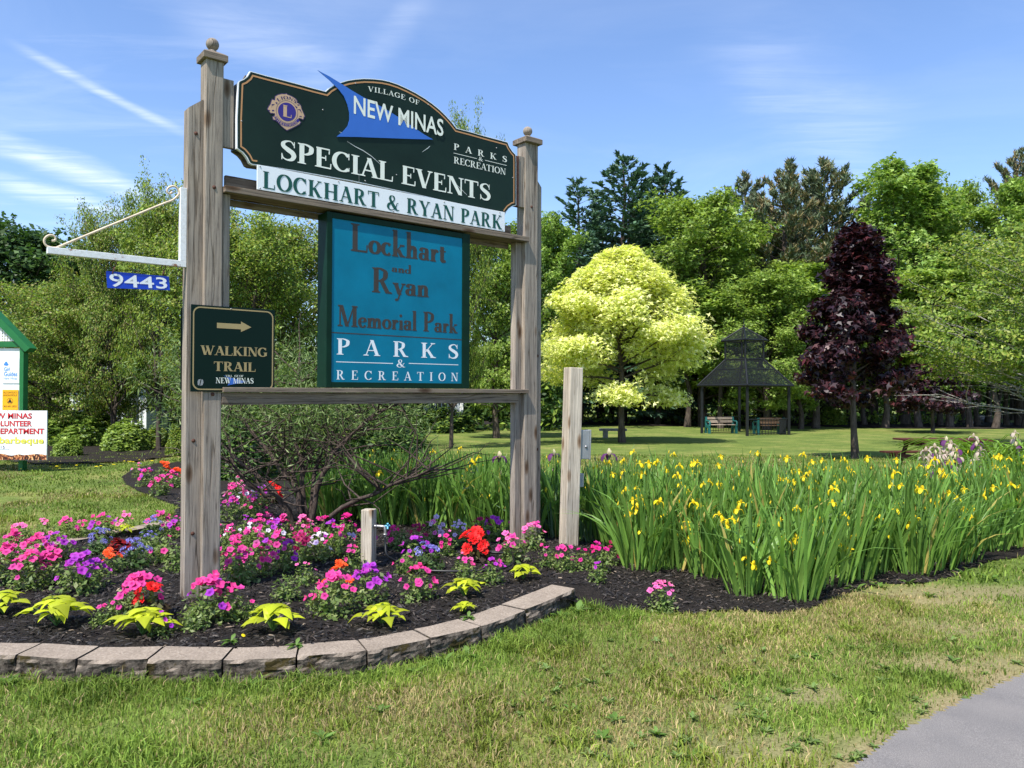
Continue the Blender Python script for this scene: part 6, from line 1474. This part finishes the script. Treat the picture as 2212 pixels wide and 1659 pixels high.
def bedding(px, py, col, nb, label, s=1.0, group=None, i=0, kind=None, spread=1.0):
    x, y = G(px, py, .10 if py > 1120 else .02)
    fm = (PFr if kind == 'begonia' else PFd if col == 'blue' else PF); me, st = fm[i % len(fm)]
    nm = {'red': 'begonia', 'orange': 'begonia', 'blue': 'ageratum'}.get(col if isinstance(col, str) else col[0], 'petunia')
    t = thing(nm if nb else 'leafy_plant', label, 'flowers' if nb else 'plant', (x, y, float(bz(x, y))-.005), random.uniform(0, 6.28), group); t.scale = (s, s, s)
    link('foliage', me, t); link('stem', st, t); rz = t.rotation_euler.z
    cols = [col] if isinstance(col, str) else list(col)
    nb = int(nb*1.5)
    for k in range(nb):
        c_ = cols[k % len(cols)] if k % 3 or len(cols) == 1 else cols[0]
        # blooms on the dome, most of them towards the sun side and the top
        a = random.uniform(0, 6.28); e = R(random.uniform(28, 88)); rr = random.uniform(.9, 1.12)
        d = Vector((math.cos(a)*math.cos(e), math.sin(a)*math.cos(e), math.sin(e)))
        p = Vector((d.x*.135*spread*rr, d.y*.135*spread*rr, d.z*.225*rr))
        want = (d + Vector((random.uniform(-.3,.3), random.uniform(-.3,.3), random.uniform(0,.3)))).normalized()
        view = Matrix.Rotation(-rz, 3, 'Z') @ Vector((-x*.5-.3, -y, .6)).normalized()    # flowers turn to the light, which is behind the viewer
        if c_ not in ('blue',): want = (want*.9+view*random.uniform(.1,.8)).normalized()
        fs = {'blue': 1.25, 'red': .95, 'orange': .9}.get(c_, .82)*random.uniform(.6, 1.15)
        link('blossom', PM[c_][k % len(PM[c_])], t, loc=p, rot=want.to_track_quat('Z', 'Y').to_euler(), scl=fs)
    return t
GP = 'petunias in the flower bed'
random.seed(21)
BED = [
 # front left
 (12,1262,'pink',14,'mass of pink petunias cut by the left edge of the picture',1.25),(62,1272,'pink',12,'pink petunias in the second plant from the left edge, above the lime leaves',1.15),
 (112,1262,'pink',9,'pink petunias left of the brightest purple cluster',1.1),(168,1282,'purple',13,'brightest purple petunias, second row at the left above the lime plants',1.2),(205,1268,'purple',6,'purple petunias right behind the brightest purple cluster',.9),
 (28,1215,'pink',10,'pink petunias in the third row near the left edge',1.1),(80,1222,'pink',10,'pink petunias behind the second plant from the left edge',1.1),(128,1210,'purple',9,'purple cluster left of the blue ageratum',1.05),
 (45,1180,'rose',6,'tall rose petunias before the lawn near the left edge',1.0),(22,1200,'pink',5,'small pink petunias at the far left before the lawn',.8),(100,1172,'rose',6,'rose petunias before the lawn, left of the stone behind the bed',1.0),(150,1165,'pink',7,'pink petunias in front of the lawn, above the purple cluster',1.0),
 (182,1163,'pink',5,'pink petunias touching the flat stone behind the bed',.9),(222,1160,('pink','purple'),9,'pink and purple petunias behind the dark red foliage plant',1.1),(268,1140,'rose',6,'rose petunias at the lawn edge left of the lime plant at the back',1.0),
 (238,1240,'orange',5,'orange begonia between the purple petunias and the ageratum',.85),(215,1195,'blue',12,'blue ageratum left of the dark red foliage plant',.95),(290,1225,'blue',11,'blue ageratum in the middle, right of the orange begonia',1.0),(318,1190,'blue',5,'small blue ageratum behind the middle one',.8),
 (345,1150,'pink',9,'pink petunias at the back left of the post above the blue tufts',1.1),(378,1160,('purple','pink'),6,'purple and pink petunias touching the left edge of the post',1.0),(330,1155,'blue',6,'blue ageratum mixed with pink petunias left of the post',.9),
 (350,1215,'pink',2,'leafy plant with few pink blooms left of the post',1.15),(385,1232,'pink',1,'leafy plant with one bloom leaning on the left post',1.0),(325,1200,'pink',0,'plant without blooms behind the middle ageratum',1.0),
 (330,1335,'red',4,'red begonia with large blooms in front of the left post',.95),(302,1335,'pink',14,'pink petunias growing through the red begonia',1.2),(262,1340,'pink',4,'pink petunias left in front of the red begonia',.9),(220,1352,'pink',2,'lone pink petunia low on the mulch above the lime plants',.6),
 (352,1372,'purple',2,'small purple petunia lying low above the second lime plant',.6),(450,1345,('pink','purple'),13,'pink and purple petunias right at the foot of the left post',1.25),(492,1340,'pink',7,'pink petunias right of those at the foot of the post',1.0),(418,1362,'pink',0,'plant without blooms left before the foot of the post',.8),
 (540,1335,'pink',1,'lone pink bloom above the fourth lime plant',.6),
 # middle
 (505,1232,'pink',10,'pink petunias right beside the left post',1.1),(500,1195,('pink','white'),9,'pink and white petunias behind those beside the left post',1.05),(545,1205,('pink','rose'),12,'rose pink petunias in the middle row right of the left post',1.15),
 (585,1180,('purple','white'),10,'purple and white petunias below the willow stems',1.1),(560,1160,'pink',6,'pink petunias at the foot of the willow stems, left side',1.0),(612,1165,'pink',8,'pink petunias at the foot of the willow stems',1.05),(655,1160,'rose',8,'rose petunias just right of the willow stems',1.05),
 (700,1152,'magenta',7,'magenta petunias behind, left of the tap post',1.0),(745,1158,'magenta',9,'magenta petunias immediately behind the tap post',1.05),(520,1262,'pink',9,'pink petunias in the row before the middle, right of the post',1.1),(565,1245,'pink',9,'pink petunias left of the open mulch gap',1.05),
 (615,1235,('purple','pink'),10,'purple and pink petunias above the open mulch gap',1.1),(652,1215,'crimson',10,'darkest crimson petunias left of the white ones',1.1),(690,1210,('white','lilac'),9,'white and lilac petunias right of the darkest crimson ones',1.0),(735,1200,('pink','lilac'),9,'pink petunias left of the tap post',1.1),
 (765,1230,'pink',5,'pink petunias touching the left side of the tap post',.9),(620,1298,'pink',0,'rounded green plant without blooms in the open mulch',.95),(660,1262,'rose',3,'few rose blooms above the rounded green plant',.8),
 (722,1330,'pink',12,'pink petunias in front of the orange begonia, left of the tap post',1.2),(728,1292,'orange',5,'orange begonia left in front of the tap post',1.0),(800,1305,'purple',14,'purple petunias directly in front of the tap post',1.15),(690,1320,'pink',4,'pink petunias on the left flank of the orange begonia',.8),
 (575,1140,('pink','rose'),7,'pink petunias among the willow stems',.95),(530,1150,'purple',6,'purple petunias right of the post in the back row',.95),(785,1190,('magenta','pink'),6,'petunias peeping out right behind the tap post',.9),
 (480,1180,'pink',5,'pink petunias against the right side of the left post',.9),(600,1215,('pink','purple'),8,'mixed petunias in the heart of the bed',1.05),(540,1180,'white',5,'white petunias in the heart of the bed',.9),(670,1185,('pink','magenta'),8,'pink and magenta petunias behind the white ones',1.0),(715,1180,'purple',7,'purple petunias behind the pink ones left of the tap post',1.0),
 # right
 (905,1295,'pink',10,'tall pink petunias in front of the hose loop',1.05),(872,1240,'pink',2,'small pink petunia at the hose right of the tap',.7),(895,1228,'purple',9,'purple petunias right of the tap',1.1),(925,1235,'blue',8,'blue ageratum right of the tap',1.0),(860,1185,'magenta',6,'magenta petunias right behind the tap',1.0),
 (935,1172,('lilac','rose'),8,'tall lilac pink petunias before the irises',1.1),(905,1190,'crimson',6,'crimson petunias behind the purple ones right of the tap',1.0),(988,1180,'lilac',9,'lilac petunias left of the dark crimson ones at the back',1.0),(965,1200,('magenta','rose'),5,'magenta blooms left of the red begonia',.9),
 (1040,1168,'crimson',9,'dark crimson petunias behind the red begonia',1.05),(1030,1212,'red',8,'red begonia with dark leaves in front of the crimson petunias',1.15),(1072,1170,'purple',9,'purple petunias right of the dark crimson ones',1.05),(1105,1160,'pink',5,'small pink petunias at the foot of the right sign post',.85),
 (1108,1215,('rose','pink'),11,'rose petunias right of the red begonia',1.15),(1152,1185,('rose','pink'),8,'rose petunias between the right sign post and the short post',1.05),(1010,1265,'pink',3,'small pink blooms inside the hose loop',.9),(1062,1262,('purple','pink'),6,'purple blooms inside the right end of the hose loop',.9),
 (1000,1240,'rose',2,'sparse rose blooms at the left end of the hose loop',.7),(1185,1225,'pink',4,'pink petunias left at the foot of the short post',.85),(1222,1232,'pink',4,'pink petunias in front of the short post',.85),(1255,1225,'magenta',4,'magenta petunias right at the foot of the short post',.8),
 (1290,1222,'magenta',6,'magenta petunias right of the short post',.95),(1290,1248,'purple',2,'low purple pink bloom before the magenta ones right of the short post',.7),(1315,1205,'crimson',2,'crimson blooms closest to the left end of the irises',.8),(1432,1290,'rose',9,'lone rose pink petunia plant in front of the irises',.85),
 # far bed behind the left post
 (318,1040,('pink','purple'),9,'pink and purple petunias at the left tip of the far bed',1.3),(300,1018,('rose','blue'),6,'pink and blue flowers at the back tip of the far bed',1.1),(345,1062,'pink',12,'pink petunias at the front of the far bed by the lawn',1.35),(372,1045,'pink',8,'pink petunias in the far bed close to the left post',1.2),
 (352,1025,'orange',7,'orange red begonias in the far bed',1.3),(385,1040,'orange',6,'orange red begonias half hidden by the left post',1.3),(505,1085,('pink','rose'),10,'pink petunias in the far bed right of the left post',1.2),(530,1100,('rose','white'),10,'rose and white petunias in the far bed behind the willow stems',1.2),
 (562,1092,'purple',8,'purple petunias in the far bed behind the willow stems',1.2),(592,1082,'red',6,'red begonias in the far bed behind the willow stems',1.2),(500,1120,('purple','pink'),9,'purple and pink petunias in the far bed, nearest row',1.2),(545,1120,'pink',9,'pink petunias in the far bed, nearest row right',1.2),(515,1060,'rose',7,'rose petunias at the back of the far bed',1.2)]
for i, (px, py, col_, nb_, lab, s) in enumerate(BED):
    bedding(px, py, col_, nb_, lab, s*(1.0 if py < 1120 else 1.0), GP if nb_ else None, i, 'begonia' if col_ == 'red' else None)
# dark red foliage plant
x, y = G(258, 1195, .10); t = thing('foliage_plant', 'dark red leaved plant between the ageratums in the left part of the bed', 'plant', (x, y, .09))
r_ = np.random.default_rng(4); d = unit(r_.normal(0, 1, (60, 3))); d[:, 2] = abs(d[:, 2]); link('leaves', leaf_mesh('leaves', d*np.array([.11,.11,.13]), .085, m_fol, ((.22,.006,.01),(.10,.004,.008),(.35,.02,.02)), .3, .7, 'rhomb', .2, .3, r_, np.zeros(3), .6), t)
# lime sweet potato vines along the wall
def lime(seed, n=32):
    r_ = random.Random(seed); V = []; F = []; Cc = []; mb = MB()
    for i in range(n):
        a = i*2.399+r_.uniform(-.3,.3); el = R(75-65*(i/n)+r_.uniform(-8,8)); l0 = r_.uniform(.04, .13)*(.6+.7*i/n); s = r_.uniform(.038, .088)
        base = np.array([math.cos(a)*math.cos(el)*l0, math.sin(a)*math.cos(el)*l0, .05+math.sin(el)*.10+.02*r_.random()])
        mb.tube([(0,0,0), tuple(base*np.array([.4,.4,.7])), tuple(base)], [.003,.0025,.002], 4)
        d = np.array([math.cos(a), math.sin(a), 0]); s_ = np.array([-math.sin(a), math.cos(a), 0]); dr = r_.uniform(.3, 1.3)
        out = [(0,.0),(-.14,.32),(.02,.52),(.30,.46),(.42,.26),(.66,.24),(1.05,0)]     # half outline: along, across
        b0 = len(V); c_ = np.array([.46,.52,.02])*r_.uniform(.6, 1.2)
        mid = []
        def pt(u, v_): 
            z_ = .10*math.sin(min(u,1)*2.2) - dr*u*u*.8 - abs(v_)*.22
            return tuple(base + (d*u + s_*v_)*s*1.25 + np.array([0,0,z_*s]))
        us = [0,.08,.30,.42,.66,1.05]; L_ = [(0,0),(-.10,.34),(.10,.52),(.36,.40),(.55,.30),(1.05,0)]
        for u in us: V.append(pt(u, 0)); Cc.append(c_*1.08)
        for sg in (1, -1):
            b1 = len(V)
            for (u, v_) in L_[1:5]: V.append(pt(u, v_*sg)); Cc.append(c_)
            q = [(0, b1, b1+1, 1), (1, b1+1, b1+2, 2), (2, b1+2, b1+3, 3), (3, b1+3, 5, 4)]
            for f_ in q: 
                f_ = tuple(b0+k_ if k_ < 6 else k_ for k_ in f_); F.append(f_ if sg < 0 else f_[::-1])
    return fmesh('leaves', V, F, m_fol, np.array(Cc), True), mb.mesh('stem', m_istem)
LM = [lime(300+i) for i in range(4)]
for k, (px, py, s, lab) in enumerate(((8,1325,1.15,'lime leaved plant cut by the left edge of the picture'),(122,1350,1.35,'largest lime leaved plant, with big pointed leaves hanging over the wall at the left'),(308,1370,1.2,'lime leaved plant in front of the left post, second from the left that is whole'),
    (590,1362,1.2,'lime leaved plant right of the post above the widest wall gap'),(826,1348,1.0,'lime leaved plant by the wall in front of the purple petunias'),(1003,1288,1.0,'lime leaved plant inside the wall just before the hose loop'),(1004,1322,.55,'tiny lime shoot with yellowing leaves on the edge of the wall'),(1130,1250,.85,'rightmost lime leaved plant near the end of the wall'),
    (268,1152,.75,'small lime leaved plant at the back against the lawn'),(85,1195,.6,'small lime leaved plant before the lawn at the left'))):
    x, y = G(px, py, .105); t = thing('sweet_potato_vine', lab, 'plant', (x, y, .10), k*1.7, 'lime leaved plants along the wall'); t.scale = (s*.84, s*.84, s*.84); link('leaves', LM[k % 4][0], t); link('stem', LM[k % 4][1], t)
# small weeds: dandelion rosettes along the wall and on the lawn, dandelion flowers by the board
def weed_mesh(seed, n, ln, cols):
    r_ = np.random.default_rng(seed); V = []; F = []; Cc = []
    for i in range(n):
        a = r_.uniform(0, 6.28); l = ln*r_.uniform(.6, 1.2); e = r_.uniform(.15, .9); w_ = l*r_.uniform(.22, .36); b0 = len(V); g = np.array(cols[i % len(cols)])*r_.uniform(.7, 1.3)
        for s in range(5):
            f = s/4; rr = l*f*math.cos(e); z_ = l*(math.sin(e)*f-.35*f*f)+.005; ww = w_*math.sin(math.pi*min(1, .08+f*.92))**.8*(1-.2*(s % 2))
            V += [(rr*math.cos(a)+math.sin(a)*ww/2, rr*math.sin(a)-math.cos(a)*ww/2, z_+.004), (rr*math.cos(a), rr*math.sin(a), z_), (rr*math.cos(a)-math.sin(a)*ww/2, rr*math.sin(a)+math.cos(a)*ww/2, z_+.004)]; Cc += [g]*3
        for s in range(4): q = b0+s*3; F += [(q, q+1, q+4, q+3), (q+1, q+2, q+5, q+4)]
    return fmesh('weed', V, F, m_fol, np.array(Cc), True)
WM = [weed_mesh(i, 12, .11, ((.10,.19,.03),(.14,.24,.05))) for i in range(3)]; WS = [weed_mesh(i+9, 14, .045, ((.13,.21,.05),(.18,.25,.07))) for i in range(3)]
k = 0
for px, py, s in [(190,1470,1.2),(250,1478,1),(20,1480,1),(1080,1395,1),(1010,1420,1.1),(1180,1350,.9),(1248,1325,1.4),(1240,1310,1.1),(540,1485,.9),(640,1488,.8),(960,1430,1),(1210,1335,1),(900,1455,.9),(1850,1275,1.2),(1900,1270,1),(1960,1262,1),(2080,1240,1.2),(2140,1255,1.3),(2010,1290,1),(1240,1540,.9),(1330,1560,.8),(1420,1590,.8),(1110,1530,.8),(1300,1600,.9),(1650,1560,.8),(1500,1640,.8),(820,1540,.8),(700,1600,.9),(420,1520,.8),(1700,1500,.7),(2060,1430,.8),(1750,1420,.8)]:
    x, y = G(px, py); o = link('weed', WM[k % 3], loc=(x, y, .0), rot=(0,0,k*1.9), scl=s*.8); tag(o, 'broad leaved weed rosette growing in the lawn grass', 'weed', 'broad leaved weeds in the lawn'); k += 1
rw = random.Random(8)
for q in range(110):
    px, py = rw.uniform(1050, 2200), rw.uniform(1380, 1650); x, y = G(px, py)
    if bool(inpoly(np.array([x]), np.array([y]), path_poly)[0]) or y < 2.9: continue
    o = link('weed', WS[q % 3], loc=(x, y, .004), rot=(0,0,q), scl=rw.uniform(.6, 1.2)); tag(o, 'small clover like weed in the worn turf near the path', 'weed', 'small weeds in the worn turf')
for px, py, z_, lab in ((500,1386,.115,'dandelion leaf rosette with a yellow flower on the wall edge right of the post'),(640,1395,.118,'two leaved seedling growing from the joint between two wall blocks'),(1012,1335,.118,'flat dandelion leaves lying on the wall blocks')):
    x, y = G(px, py, z_); t = thing('weed_plant', lab, 'weed', (x, y, z_), 1.0); link('leaves', WM[1], t, scl=.6)
    if 'yellow' in lab: link('blossom', fmesh('blossom', [(0,0,.004)]+[(.012*math.cos(a), .012*math.sin(a), 0) for a in np.linspace(0, 6.28, 10)[:-1]], [(0, i+1, (i+1) % 9+1) for i in range(9)], m_petal, np.array([(.85,.65,.01)]*10)), t, loc=(.05,-.04,.03), rot=(R(35),0,0))
dd = fmesh('dandelion', [(0,0,.03)]+[(.03*math.cos(a), .03*math.sin(a), .02) for a in np.linspace(0, 6.28, 9)[:-1]]+[(-.004,0,0),(.004,0,0)], [(0, i+1, (i+1) % 8+1) for i in range(8)]+[(9,10,0)], m_petal, np.array([(.85,.68,.01)]*9+[(.1,.2,.03)]*2))
for q in range(26):
    px, py = rw.uniform(10, 340), rw.uniform(1006, 1018)
    if 262 < px: py = rw.uniform(996, 1004)
    x, y = G(px, py); o = link('dandelion', dd, loc=(x, y, float(ground(x, y))+.035), scl=rw.uniform(.8, 1.4)); tag(o, 'tiny yellow dandelion flower in the lawn before the mulch of the low shrubs', 'dandelion', 'dandelions by the far mulch edge')
